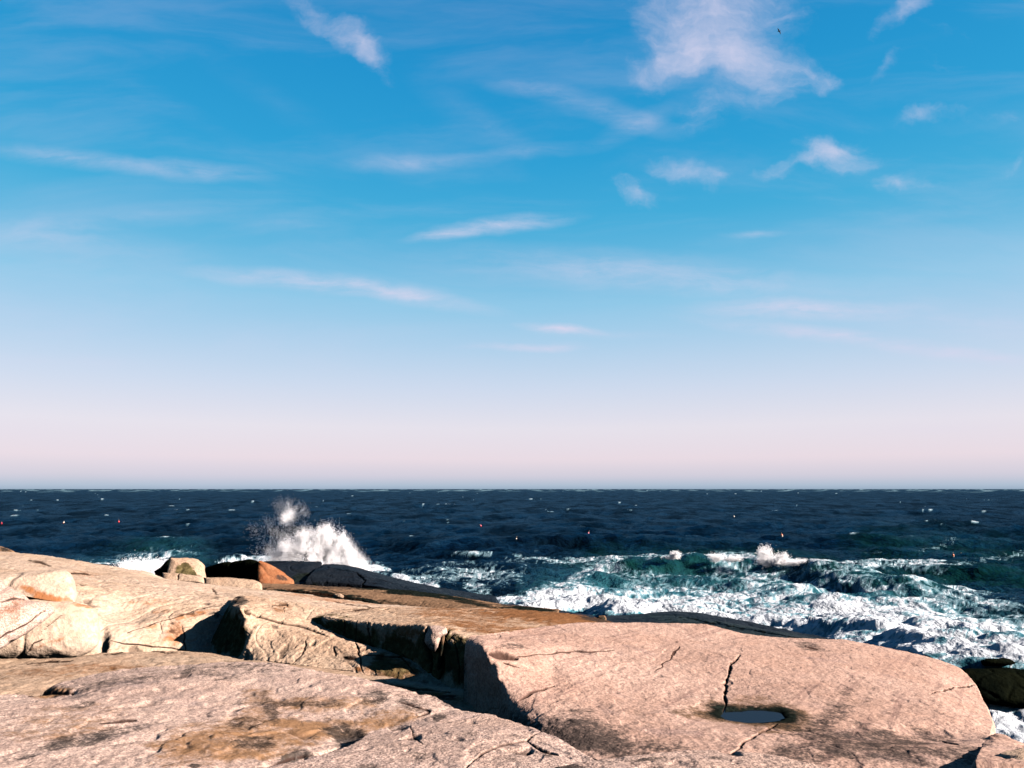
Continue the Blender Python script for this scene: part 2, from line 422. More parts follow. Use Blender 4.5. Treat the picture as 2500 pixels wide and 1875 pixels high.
# ------------------------------------------------------------------ materials
def granite(name, ca, cb, speck=0.5, scale=1.0, rough=0.85, bump=0.5, streak=0.0, dark=(.030, .032, .034), rust=(.26, .10, .045), wet=(.010, .014, .012), grainy=60.0, wetrough=0.6, spec=0.0):
    m = bpy.data.materials.new(name); m.use_nodes = True
    ca = tuple(c * .43 for c in ca); cb = tuple(c * .43 for c in cb); rust = tuple(c * .40 for c in rust); dark = tuple(c * .42 for c in dark); wet = tuple(c * .38 for c in wet)
    t = NT(m.node_tree); bs = t.N['Principled BSDF']
    co = t.n('ShaderNodeTexCoord').outputs['Object']
    at = t.n('ShaderNodeAttribute', {'attribute_name': 'mask'})
    sp = t.n('ShaderNodeSeparateColor', None, Color=at.outputs['Color'])
    R, Gc, B = sp.outputs[0], sp.outputs[1], sp.outputs[2]; A = at.outputs['Alpha']
    big = t.noise(co, 0.8 * scale, 7, 0.62, 0.4); mid = t.noise(co, 5.5 * scale, 6, 0.65, 0.3); fin = t.noise(co, grainy * 0.45, 5, 0.7)
    col = t.mix(t.sm(big, 0.32, 0.68), ca, cb)
    ca2 = tuple(c * 0.72 for c in ca); cb2 = tuple(min(1, c * 1.16) for c in cb)
    g2 = t.noise(co, 2.1 * scale, 8, 0.7, 0.8)
    col = t.mix(t.sm(g2, 0.53, 0.70, 0, 0.6), col, (ca[0] * .66, ca[1] * .72, ca[2] * .86))
    col = t.mix(t.sm(g2, 0.45, 0.30, 0, 0.5), col, (min(1, cb[0] * 1.2), cb[1] * 1.08, cb[2] * 1.0))
    col = t.mix(t.sm(mid, 0.50, 0.72, 0, 0.55), col, ca2)
    col = t.mix(t.sm(mid, 0.48, 0.28, 0, 0.45), col, cb2)
    # crystal grain: pale feldspar and dark mica specks
    v = t.n('ShaderNodeTexVoronoi', {'feature': 'F1'}, Vector=co, Scale=grainy, Randomness=1.0)
    vs = t.n('ShaderNodeSeparateColor', None, Color=v.outputs['Color'])
    fe = t.m('MULTIPLY', t.sm(vs.outputs[0], 0.72, 0.95), 0.35 * speck)
    col = t.mix(fe, col, (min(1, cb[0] * 1.5), min(1, cb[1] * 1.45), min(1, cb[2] * 1.45)))
    mi = t.m('MULTIPLY', t.sm(t.m('ADD', t.m('MULTIPLY', vs.outputs[1], 0.55), t.m('MULTIPLY', fin, 0.75)), 0.62, 0.80), 0.9 * speck)
    col = t.mix(mi, col, (ca[0] * .28, ca[1] * .26, ca[2] * .30))
    # sparse pock marks
    pk = t.noise(co, 13.0 * scale, 4, 0.6, 0.6)
    pkm = t.sm(pk, 0.66, 0.74)
    col = t.mix(t.m('MULTIPLY', pkm, 0.55 * min(1, speck + .3)), col, (ca[0] * .3, ca[1] * .3, ca[2] * .34))
    if streak > 0:
        mp = t.n('ShaderNodeMapping', None, Vector=co); mp.vector_type = 'TEXTURE'; mp.inputs['Rotation'].default_value = (0, 0, math.radians(-30)); mp.inputs['Scale'].default_value = (.085, 3.2, .6)
        sn = t.noise(mp.outputs[0], 1.0, 6, 0.6, 0.3)
        col = t.mix(t.sm(sn, 0.53, 0.70, 0, streak), col, (ca[0] * .48, ca[1] * .46, ca[2] * .52))
    # stains with their own ragged shapes; B also carries painted shade
    edge = t.m('ADD', t.m('MULTIPLY', fin, 0.7), t.m('MULTIPLY', mid, 0.6))
    rmask = t.sm(t.m('ADD', Gc, t.m('MULTIPLY', t.m('SUBTRACT', t.m('ADD', edge, t.m('SUBTRACT', g2, .5)), 0.65), 1.7)), 0.0, 0.9)
    rmask = t.m('MULTIPLY', rmask, t.sm(Gc, 0.0, 0.15))
    col = t.mix(rmask, col, rust)
    lm = t.sm(t.m('ADD', R, t.m('MULTIPLY', t.m('SUBTRACT', edge, 0.65), 2.4)), 0.10, 0.80)
    lm = t.m('MULTIPLY', t.m('MULTIPLY', lm, t.sm(R, 0.0, 0.2)), 0.85)
    col = t.mix(lm, col, dark)
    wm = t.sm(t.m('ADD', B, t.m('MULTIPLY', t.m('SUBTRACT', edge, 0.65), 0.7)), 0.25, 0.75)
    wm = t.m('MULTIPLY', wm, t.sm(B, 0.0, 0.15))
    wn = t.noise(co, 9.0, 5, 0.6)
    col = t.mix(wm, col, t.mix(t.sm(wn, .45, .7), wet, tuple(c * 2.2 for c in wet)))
    col = t.mix(t.m('MULTIPLY', t.sm(A, .05, .75), 0.93), col, (ca[0] * .10, ca[1] * .08, ca[2] * .08))
    t._in(bs.inputs['Base Color'], col)
    t._in(bs.inputs['Roughness'], t.m('ADD', t.m('MULTIPLY', wm, wetrough - rough), rough))
    bs.inputs['Specular IOR Level'].default_value = spec
    h = t.m('ADD', t.m('ADD', t.m('MULTIPLY', mid, 0.5), t.m('MULTIPLY', fin, 0.16)), t.m('MULTIPLY', pkm, -0.10))
    h = t.m('ADD', h, t.m('MULTIPLY', v.outputs['Distance'], 0.05))
    bp = t.n('ShaderNodeBump', None, Height=h, Strength=bump, Distance=0.10)
    t.L.new(bp.outputs[0], bs.inputs['Normal'])
    return m


M_PINK = granite('pink_granite', (.52, .345, .28), (.64, .455, .385), speck=0.45, streak=0.6, rust=(.17, .105, .06), bump=0.38, grainy=55)
M_PINK.name = 'pink_granite'
M_GREY = granite('speckled_granite', (.60, .44, .375), (.72, .555, .48), speck=0.6, bump=0.45, grainy=75, rust=(.36, .21, .12))
M_PALE = granite('pale_granite', (.60, .44, .37), (.70, .54, .48), speck=0.7, bump=0.6, grainy=80)
M_CREAM = granite('cream_granite', (.55, .405, .30), (.66, .52, .42), speck=0.3, bump=0.7, grainy=26, rust=(.42, .18, .08))
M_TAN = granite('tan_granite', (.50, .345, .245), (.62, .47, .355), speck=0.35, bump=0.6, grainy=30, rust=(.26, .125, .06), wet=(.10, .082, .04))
M_BROWN = granite('brown_granite', (.20, .125, .08), (.30, .19, .12), speck=0.25, bump=0.5, grainy=26, rust=(.30, .11, .04))
M_RUST = granite('rusty_granite', (.26, .085, .035), (.36, .17, .09), speck=0.2, bump=0.6, grainy=18)
M_DARK = granite('dark_wet_granite', (.009, .012, .018), (.017, .023, .032), speck=0.2, bump=0.5, grainy=16, spec=.02, rough=0.5, wetrough=0.4)
M_BLACK = granite('black_algae_granite', (.003, .005, .004), (.009, .011, .006), speck=0.3, bump=0.8, grainy=18, spec=0.0, rough=0.7)


def flat_mat(name, color, rough=0.5, spec=0.5):
    m = bpy.data.materials.new(name); m.use_nodes = True
    t = NT(m.node_tree); b = t.N['Principled BSDF']
    co = t.n('ShaderNodeTexCoord').outputs['Object']
    n = t.noise(co, 9.0, 4, 0.6)
    t._in(b.inputs['Base Color'], t.mix(t.sm(n, .35, .7), color, tuple(c * .75 for c in color)))
    b.inputs['Roughness'].default_value = rough; b.inputs['Specular IOR Level'].default_value = spec
    return m

# ------------------------------------------------------------------ bedrock under everything
COAST = [(40, -60), (14, -20), (10, -2), (7.5, 8), (8.5, 14), (7, 20), (4, 26), (0, 32), (-5, 38), (-20, 43), (-60, 48), (-140, 70)]


def coast_dist(x, y):
    d, _ = seg_dist(x, y, COAST)
    # inland is the side of the origin: winding test against the polyline closed far inland
    poly = COAST + [(-140, -60)]
    ins = np.zeros(x.shape, bool)
    for (x0, y0), (x1, y1) in zip(poly, poly[1:] + poly[:1]):
        c = ((y0 > y) != (y1 > y)) & (x < (x1 - x0) * (y - y0) / (y1 - y0 + 1e-12) + x0)
        ins ^= c
    return np.where(ins, d, -d)


def bedrock():
    X, Y = np.meshgrid(np.linspace(-70, 30, 340), np.linspace(-30, 60, 300))
    s = coast_dist(X, Y)
    z = np.clip(s * 0.8 - 0.6, -4, 3.6 + 0.01 * np.clip(s, 0, 40))
    p = np.stack([X, Y, z], -1)
    z = z + 0.5 * fbm(p * 0.25, 4) + 0.12 * fbm(p * 1.5, 3)
    z = np.minimum(z, 4.4)
    # higher ground behind and to the side of the view
    p[..., 2] = z
    mk = np.zeros(X.shape + (4,)); mk[..., 2] = sstep(-z, -2.2, -0.8)
    o = mesh_np('ground', p, grid_quads(*X.shape), M_TAN, attrs={'mask': ('FLOAT_COLOR', mk)})
    tag(o, kind='structure')

bedrock()

# ------------------------------------------------------------------ the ledges and slabs
def rocks():
    # near left dome
    loft('granite_ledge', [
        [(-700, 2500, 2.5), (500, 2500, 2.6), (1700, 2500, 2.6)],
        [(-600, 1900, 4.8), (0, 1900, 4.85), (500, 1900, 4.95), (1000, 1900, 5.25), (1450, 1900, 5.4)],
        [(-600, 1790, 5.8), (0, 1785, 6.0), (300, 1780, 6.15), (700, 1780, 6.5), (950, 1790, 6.7), (1350, 1840, 6.1)],
        [(-600, 1730, 6.9), (0, 1730, 7.1), (300, 1710, 7.5), (700, 1710, 7.7), (950, 1720, 7.5), (1200, 1775, 7.0)],
        [(-600, 1715, 7.9), (0, 1703, 8.2), (60, 1697, 8.5), (160, 1662, 9.1), (230, 1645, 9.4), (300, 1632, 9.6), (450, 1620, 9.8), (600, 1614, 9.8), (700, 1622, 9.6), (850, 1650, 9.2), (980, 1680, 8.6), (1060, 1700, 8.2), (1110, 1727, 7.8), (1200, 1770, 7.3)]],
        M_GREY, nu=760, nv=340, sm=(5, 8), worm=.1, pits=.7, terr=.012, amp=0.035, fine=0.012,
        stains=[('G', 560, 1805, 210, 60, -8, .8), ('G', 780, 1785, 270, 30, -10, .75), ('G', 130, 1768, 180, 44, -8, .35), ('G', 640, 1730, 60, 50, 0, .5), ('R', 520, 1640, 200, 22, -2, .38), ('R', 620, 1810, 60, 20, 0, .6), ('R', 840, 1790, 55, 34, 10, .8), ('R', 660, 1730, 20, 44, -25, .55),
                ('R', 190, 1808, 120, 16, -10, .6), ('R', 920, 1700, 40, 18, 0, .6), ('R', 455, 1640, 28, 16, -40, .7), ('R', 340, 1655, 180, 16, -10, .42), ('R', 720, 1848, 45, 12, -20, .9),
                ('R', 300, 1785, 60, 10, -12, .5), ('R', 700, 1718, 160, 10, 0, .5), ('G', 750, 1718, 170, 22, 0, .6), ('G', 130, 1690, 50, 14, -10, .9), ('R', 590, 1770, 60, 22, -5, .5), ('R', 1010, 1722, 60, 18, 20, .5), ('R', 60, 1848, 40, 7, -10, .6), ('R', 200, 1720, 30, 10, -10, .5), ('R', 475, 1870, 16, 7, 0, 1)],
        cracks=[([(70, 1700), (120, 1690), (180, 1692)], 5, .05), ([(640, 1880), (720, 1850), (760, 1842)], 3, .03), ([(240, 1765), (330, 1757)], 3, .02), ([(980, 1715), (1050, 1735), (1020, 1752)], 2.5, .03)],
        dents=[(140, 1690, 60, 13, .06), (845, 1797, 40, 18, .04), (730, 1850, 30, 8, .05)],
        label='big speckled granite dome with rust stains filling the lower left foreground')
    # near mound on the right of the seam
    loft('granite_ledge', [
        [(200, 2500, 2.45), (1000, 2500, 2.45), (1700, 2500, 2.45)],
        [(560, 1895, 4.75), (900, 1890, 4.8), (1250, 1890, 4.85), (1520, 1890, 5.0)],
        [(720, 1860, 5.1), (950, 1840, 5.3), (1200, 1830, 5.4), (1470, 1868, 5.2)],
        [(850, 1822, 5.6), (1000, 1795, 5.95), (1200, 1790, 5.95), (1400, 1828, 5.75)],
        [(905, 1783, 6.25), (1000, 1766, 6.6), (1060, 1745, 6.9), (1110, 1731, 7.15), (1200, 1745, 7.0), (1300, 1776, 6.5), (1380, 1810, 6.1), (1440, 1850, 5.6), (1475, 1866, 5.4)]],
        M_PALE, nu=560, nv=300, sm=(5, 6), terr=.008, amp=0.02, fine=0.009,
        stains=[('R', 1070, 1752, 26, 14, -20, .6), ('R', 1150, 1795, 30, 12, 0, .4), ('R', 1330, 1835, 36, 10, 40, .5), ('R', 1260, 1845, 40, 16, 0, .4), ('R', 1025, 1845, 30, 14, 0, .45), ('R', 900, 1870, 40, 12, 0, .4)],
        cracks=[([(1130, 1875), (1180, 1838), (1230, 1818), (1285, 1806), (1335, 1778)], 2.6, .05), ([(1285, 1808), (1320, 1830), (1360, 1842)], 3.2, .05), ([(1000, 1772), (1010, 1800), (1030, 1815)], 1.6, .02)],
        label='pale speckled granite mound with a branching crack, at the bottom centre of the photo')
    loft('granite_ledge', [
        [(1200, 2500, 2.35), (1900, 2500, 2.35), (2500, 2500, 2.35)],
        [(1250, 1905, 4.5), (1700, 1900, 4.6), (2250, 1915, 4.7)],
        [(1330, 1880, 4.85), (1440, 1857, 5.0), (1550, 1845, 5.1), (1700, 1830, 5.3), (1800, 1832, 5.3), (1900, 1845, 5.2), (2020, 1874, 5.0), (2150, 1905, 4.8)]],
        M_PALE, nu=400, nv=160, sm=(5, 5), terr=.006, amp=0.015, fine=0.008,
        stains=[('R', 1750, 1852, 24, 6, 10, .6), ('R', 1380, 1872, 60, 12, 0, .7), ('R', 1590, 1853, 70, 7, -5, .7)],  # R darkens the left end and two small spots
        label='low pale granite hump at the bottom edge in front of the big pink slab')
    loft('granite_ledge', [
        [(2250, 2500, 2.3), (2600, 2500, 2.3), (3000, 2500, 2.3)],
        [(2360, 1915, 5.9), (2600, 1905, 6.0), (2900, 1895, 6.1)],
        [(2385, 1884, 6.5), (2430, 1848, 6.75), (2500, 1824, 6.95), (2700, 1805, 7.1), (2950, 1805, 7.1)]],
        M_CREAM, nu=200, nv=120, sm=(4, 5), amp=0.01, fine=0.006,
        label='smooth cream granite hump in the bottom right corner')
    # lower strip of flat rock in front of the cliff-like ledge
    loft('granite_shelf', [
        [(-600, 1765, 8.6), (1260, 1800, 8.6)],
        [(-600, 1690, 10.3), (0, 1685, 10.5), (400, 1655, 11.3), (800, 1695, 10.4), (1260, 1760, 9.2)],
        [(-600, 1640, 11.7), (0, 1625, 12.2), (300, 1615, 12.6), (640, 1622, 12.5), (900, 1660, 11.4), (1150, 1695, 10.7), (1200, 1700, 10.6)],
        [(-600, 1598, 13.0), (0, 1600, 13.3), (100, 1602, 13.4), (250, 1592, 13.8), (450, 1588, 14.0), (540, 1597, 13.8), (640, 1612, 13.4), (760, 1628, 13.1), (900, 1648, 12.8), (1020, 1668, 12.4), (1180, 1690, 12.0)]],
        M_TAN, nu=460, nv=140, sm=(4, 3), amp=0.03, fine=0.01,
        stains=[('G', 1000, 1695, 160, 26, 10, .6), ('R', 1090, 1702, 22, 6, 0, .7), ('G', 150, 1640, 200, 16, -3, .35)],
        cracks=[([(250, 1597), (330, 1590), (450, 1594)], 2, .03), ([(900, 1668), (1100, 1690)], 2, .03), ([(60, 1620), (180, 1612)], 1.4, .02)],
        back=((.2, -.1), (.4, -.4)), label='flat tan shelf of rock at the foot of the cream ledge and the broken block')
    # cream ledge (wall and long top running away to the sea)
    loft('granite_ledge', [
        [(-600, 1612, 12.9), (0, 1606, 13.1), (200, 1604, 13.4), (260, 1597, 13.6), (330, 1594, 13.9), (480, 1598, 14.3), (580, 1600, 15.2), (760, 1610, 15.6)],
        [(-600, 1560, 12.95), (0, 1560, 13.2), (230, 1560, 13.7), (330, 1560, 14.0), (470, 1560, 14.5), (560, 1560, 15.3), (760, 1560, 15.7)],
        [(-600, 1500, 13.1), (0, 1500, 13.5), (200, 1500, 14.0), (330, 1520, 14.4), (430, 1505, 14.8), (520, 1500, 15.2), (600, 1500, 15.8), (760, 1520, 16)],
        [(-600, 1430, 13.9), (0, 1412, 14.6), (190, 1425, 15.2), (330, 1445, 15.7), (480, 1458, 16.2), (580, 1462, 16.6), (760, 1480, 17), (900, 1500, 17)],
        [(-600, 1370, 17), (0, 1385, 17.5), (200, 1405, 18), (400, 1420, 18.8), (560, 1442, 19), (760, 1462, 19), (1000, 1488, 18.5)],
        [(-600, 1325, 23), (-300, 1328, 23), (0, 1345, 23), (60, 1350, 23), (130, 1358, 22.8), (200, 1369, 22.6), (280, 1383, 22.5), (360, 1395, 22.5), (400, 1412, 22.5), (500, 1430, 22.5), (637, 1441, 22.5), (760, 1452, 22.3), (850, 1466, 22), (950, 1479, 21), (1050, 1486, 20), (1200, 1500, 19)]],
        M_CREAM, nu=620, nv=330, sm=(5, 5), amp=0.06, fine=0.012,
        stains=[('G', 70, 1440, 30, 16, 25, .5), ('R', 425, 1535, 20, 26, 0, .45), ('G', 425, 1548, 26, 34, 0, .5), ('G', 370, 1530, 22, 12, 0, .45), ('G', 480, 1498, 60, 8, -14, .5),
                ('R', 525, 1502, 16, 12, 0, .6), ('G', 350, 1470, 50, 10, 0, .3), ('G', 200, 1400, 50, 6, 5, .3), ('G', 385, 1495, 30, 7, 0, .4), ('G', 800, 1462, 120, 6, 7, .4)],
        cracks=[([(255, 1558), (300, 1570), (380, 1578), (470, 1590)], 1.8, .04), ([(518, 1436), (530, 1452)], 2.2, .03), ([(442, 1525), (452, 1560), (450, 1590)], 1.8, .03), ([(395, 1515), (393, 1545)], 1.2, .02),
                ([(70, 1368), (100, 1373), (130, 1385)], 2.6, .05), ([(170, 1398), (220, 1402)], 2, .04), ([(310, 1545), (370, 1525), (480, 1490), (540, 1476)], 1.0, .02), ([(765, 1452), (810, 1460)], 1.6, .03), ([(820, 1470), (960, 1492)], 1.2, .03)],
        dents=[(300, 1490, 60, 30, .10), (250, 1560, 14, 30, .2)],
        back=((.6, -.15), (1.6, -.9), (2.2, -2.2)), base=2.0,
        label='long cream granite ledge with a sunlit wall, sloping down to the sea')
    # bulging blocks at the left end of the wall
    boulder('granite_block', [(-260, 1400), (-100, 1398), (0, 1402), (90, 1395), (150, 1390), (172, 1398), (184, 1424), (190, 1455), (186, 1480), (170, 1478), (120, 1470), (70, 1455), (0, 1462), (-120, 1470), (-260, 1475)], 13.45, M_CREAM,
            thick=2.2, bulge=.22, flat=.7, tilt=(.0006, -.0035), stains=[('G', 70, 1440, 34, 12, 20, .8), ('G', 130, 1462, 60, 17, 8, .95)],
            label='rounded cream block with an orange stained underside, high on the left ledge')
    boulder('granite_block', [(-200, 1460), (20, 1460), (100, 1462), (190, 1470), (225, 1483), (238, 1500), (240, 1530), (246, 1556), (240, 1575), (225, 1590), (190, 1608), (0, 1612), (-200, 1612)], 13.1, M_CREAM,
            thick=1.8, bulge=.26, flat=.65, tilt=(.0012, -.0012), stains=[('G', 205, 1477, 36, 8, 8, .8), ('G', 110, 1575, 60, 6, -20, .3)], cracks=[([(60, 1600), (85, 1570), (110, 1560)], 1.4, .03), ([(100, 1540), (150, 1500)], 1.0, .01)],
            label='smooth bulging cream block at the foot of the left ledge')
    boulder('granite_slab', [(-260, 1390), (-60, 1395), (0, 1412), (30, 1435), (60, 1452), (72, 1468), (110, 1470), (128, 1482), (134, 1490), (110, 1515), (75, 1540), (40, 1562), (0, 1586), (-80, 1620), (-260, 1640)], 12.2, M_PALE,
            thick=1.2, bulge=.3, flat=.6, tilt=(.002, -.004), cracks=[([(-40, 1590), (20, 1548), (80, 1510), (120, 1488)], 1.6, .03), ([(0, 1470), (30, 1462), (62, 1464)], 1.8, .04), ([(12, 1555), (40, 1535)], 1.6, .03)],
            stains=[('G', 30, 1500, 50, 40, -30, .35)], rnd=2,
            label='tilted pink slab with a sharp lower edge at the far left of the photo')
    # rows of little cracked blocks
    for ol, lab in (([(396, 1398), (440, 1400), (497, 1408), (499, 1424), (450, 1420), (398, 1418)], 'small pale cracked block in front of the arched boulder'),
                    ([(499, 1410), (560, 1410), (620, 1416), (636, 1422), (640, 1430), (640, 1446), (560, 1438), (500, 1428)], 'long pale block in front of the black rock, ending in a square step')):
        boulder('granite_block', ol, 23.0, M_TAN, thick=1.8, bulge=.08, flat=.9, tilt=(.0, -.012), amp=.012, n=160, rings=24, rnd=1, label=lab, cracks=[([(437, 1398), (436, 1424)], 1.6, .06)])
    # broken tan block in the middle
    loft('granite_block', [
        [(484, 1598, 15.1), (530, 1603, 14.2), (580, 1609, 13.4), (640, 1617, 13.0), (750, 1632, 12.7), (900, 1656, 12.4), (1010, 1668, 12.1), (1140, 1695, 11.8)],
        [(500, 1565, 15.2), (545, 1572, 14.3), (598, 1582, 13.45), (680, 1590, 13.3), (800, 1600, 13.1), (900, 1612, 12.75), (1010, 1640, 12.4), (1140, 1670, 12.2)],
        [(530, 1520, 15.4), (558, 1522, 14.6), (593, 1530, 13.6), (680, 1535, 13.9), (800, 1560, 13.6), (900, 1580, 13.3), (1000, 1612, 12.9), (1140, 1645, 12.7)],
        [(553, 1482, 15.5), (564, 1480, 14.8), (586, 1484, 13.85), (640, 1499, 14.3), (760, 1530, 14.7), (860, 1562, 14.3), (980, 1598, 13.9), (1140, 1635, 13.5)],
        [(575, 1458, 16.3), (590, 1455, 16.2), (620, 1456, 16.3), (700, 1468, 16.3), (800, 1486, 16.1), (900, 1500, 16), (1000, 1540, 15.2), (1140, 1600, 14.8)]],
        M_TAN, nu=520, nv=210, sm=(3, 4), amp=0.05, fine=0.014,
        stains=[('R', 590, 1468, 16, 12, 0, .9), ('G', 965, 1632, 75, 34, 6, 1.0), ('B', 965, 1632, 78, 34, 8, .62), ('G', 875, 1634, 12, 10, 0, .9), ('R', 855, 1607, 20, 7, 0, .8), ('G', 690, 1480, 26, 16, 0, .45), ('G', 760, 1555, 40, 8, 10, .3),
                ('R', 500, 1470, 10, 10, 0, .3), ('B', 555, 1545, 46, 72, -8, 1.0)],  # B at the left end paints that face's shade into the colour
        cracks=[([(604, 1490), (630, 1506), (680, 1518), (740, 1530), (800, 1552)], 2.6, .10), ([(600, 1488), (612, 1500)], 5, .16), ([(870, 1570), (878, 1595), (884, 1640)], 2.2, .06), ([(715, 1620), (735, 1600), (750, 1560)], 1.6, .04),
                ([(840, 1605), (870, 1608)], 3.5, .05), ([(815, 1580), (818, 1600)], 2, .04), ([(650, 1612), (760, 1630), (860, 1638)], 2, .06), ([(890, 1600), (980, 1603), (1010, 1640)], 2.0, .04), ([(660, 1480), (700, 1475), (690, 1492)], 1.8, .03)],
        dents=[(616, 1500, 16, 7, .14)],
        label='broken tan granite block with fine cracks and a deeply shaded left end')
    # dark walled slab
    loft('granite_slab', [
        [(690, 1524, 16.0), (740, 1534, 15.3), (800, 1564, 14.6), (900, 1602, 13.9), (980, 1637, 13.1), (1050, 1676, 12.3), (1170, 1698, 11.6)],
        [(694, 1518, 16.1), (742, 1524, 15.35), (795, 1534, 14.75), (890, 1560, 14.0), (980, 1585, 13.2), (1050, 1610, 12.45), (1170, 1630, 11.8)],
        [(700, 1511, 16.2), (745, 1511, 15.5), (790, 1502, 14.9), (850, 1512, 14.4), (930, 1522, 13.8), (985, 1529, 13.35), (1030, 1524, 13.0), (1090, 1538, 12.6), (1170, 1560, 12.1)],
        [(720, 1503, 16.6), (800, 1494, 16.0), (900, 1492, 16.2), (1050, 1500, 15.8), (1200, 1515, 15.0), (1350, 1535, 14.4)],
        [(740, 1499, 17), (820, 1488, 17.5), (960, 1482, 18.4), (1100, 1484, 19), (1200, 1485, 19.2), (1300, 1490, 19.2), (1380, 1496, 19), (1450, 1507, 18.6), (1500, 1520, 18.2)]],
        M_TAN, nu=560, nv=200, sm=(3, 3), amp=0.04, fine=0.014,
        stains=[('B', 860, 1550, 130, 34, 22, 1.0), ('B', 960, 1585, 100, 50, 25, 1.0), ('B', 1060, 1610, 60, 80, 0, .95), ('B', 1130, 1620, 50, 75, 0, .9), ('B', 780, 1528, 60, 22, 25, 1.0), ('G', 1000, 1542, 40, 14, 0, .6),
                ('G', 1380, 1508, 260, 34, 6, 1.0), ('G', 1180, 1530, 150, 20, 8, .7), ('G', 1150, 1500, 170, 24, 5, .6), ('R', 1450, 1512, 50, 8, 10, .8), ('G', 1040, 1500, 100, 8, 0, .2)],
        cracks=[([(1042, 1530), (1040, 1570), (1052, 1620), (1048, 1670)], 5, .22), ([(1092, 1535), (1076, 1575), (1080, 1640), (1070, 1675)], 4, .16), ([(968, 1485), (970, 1520)], 1.4, .02), ([(1010, 1505), (1020, 1522)], 1.2, .02), ([(910, 1485), (830, 1497)], 1.6, .03),
                ([(985, 1600), (1020, 1640), (1040, 1680)], 2.5, .08), ([(900, 1520), (905, 1590)], 1.6, .04), ([(1110, 1560), (1120, 1670)], 2.0, .05), ([(840, 1512), (842, 1560)], 1.4, .03), ([(870, 1515), (868, 1570)], 1.4, .03)],
        back=((.5, -.15), (1.2, -.7), (1.6, -1.6)), base=2.5,
        label='tan slab with a wall dark from algae, its rusty top behind the pink slab')
    boulder('wedged_stone', [(1048, 1529), (1064, 1526), (1090, 1531), (1094, 1545), (1078, 1556), (1070, 1580), (1062, 1593), (1050, 1588), (1036, 1568), (1038, 1552)], 12.35, M_PALE, thick=.35, bulge=.12, flat=.4, tilt=(-.001, -.003), amp=.015, n=120, rings=20,
            stains=[('R', 1055, 1580, 16, 16, 0, .6)], label='small pale stone wedged in the cleft of the dark wall', cat='stone')
    boulder('wedged_stone', [(1078, 1552), (1086, 1550), (1086, 1562), (1082, 1590), (1080, 1640), (1075, 1668), (1062, 1672), (1066, 1630), (1072, 1590)], 12.3, M_BROWN, thick=.3, bulge=.06, flat=.4, amp=.012, n=120, rings=14,
            stains=[('B', 1075, 1610, 16, 60, 0, .7)], label='narrow upright sliver of brown stone under the pale wedged stone', cat='stone')
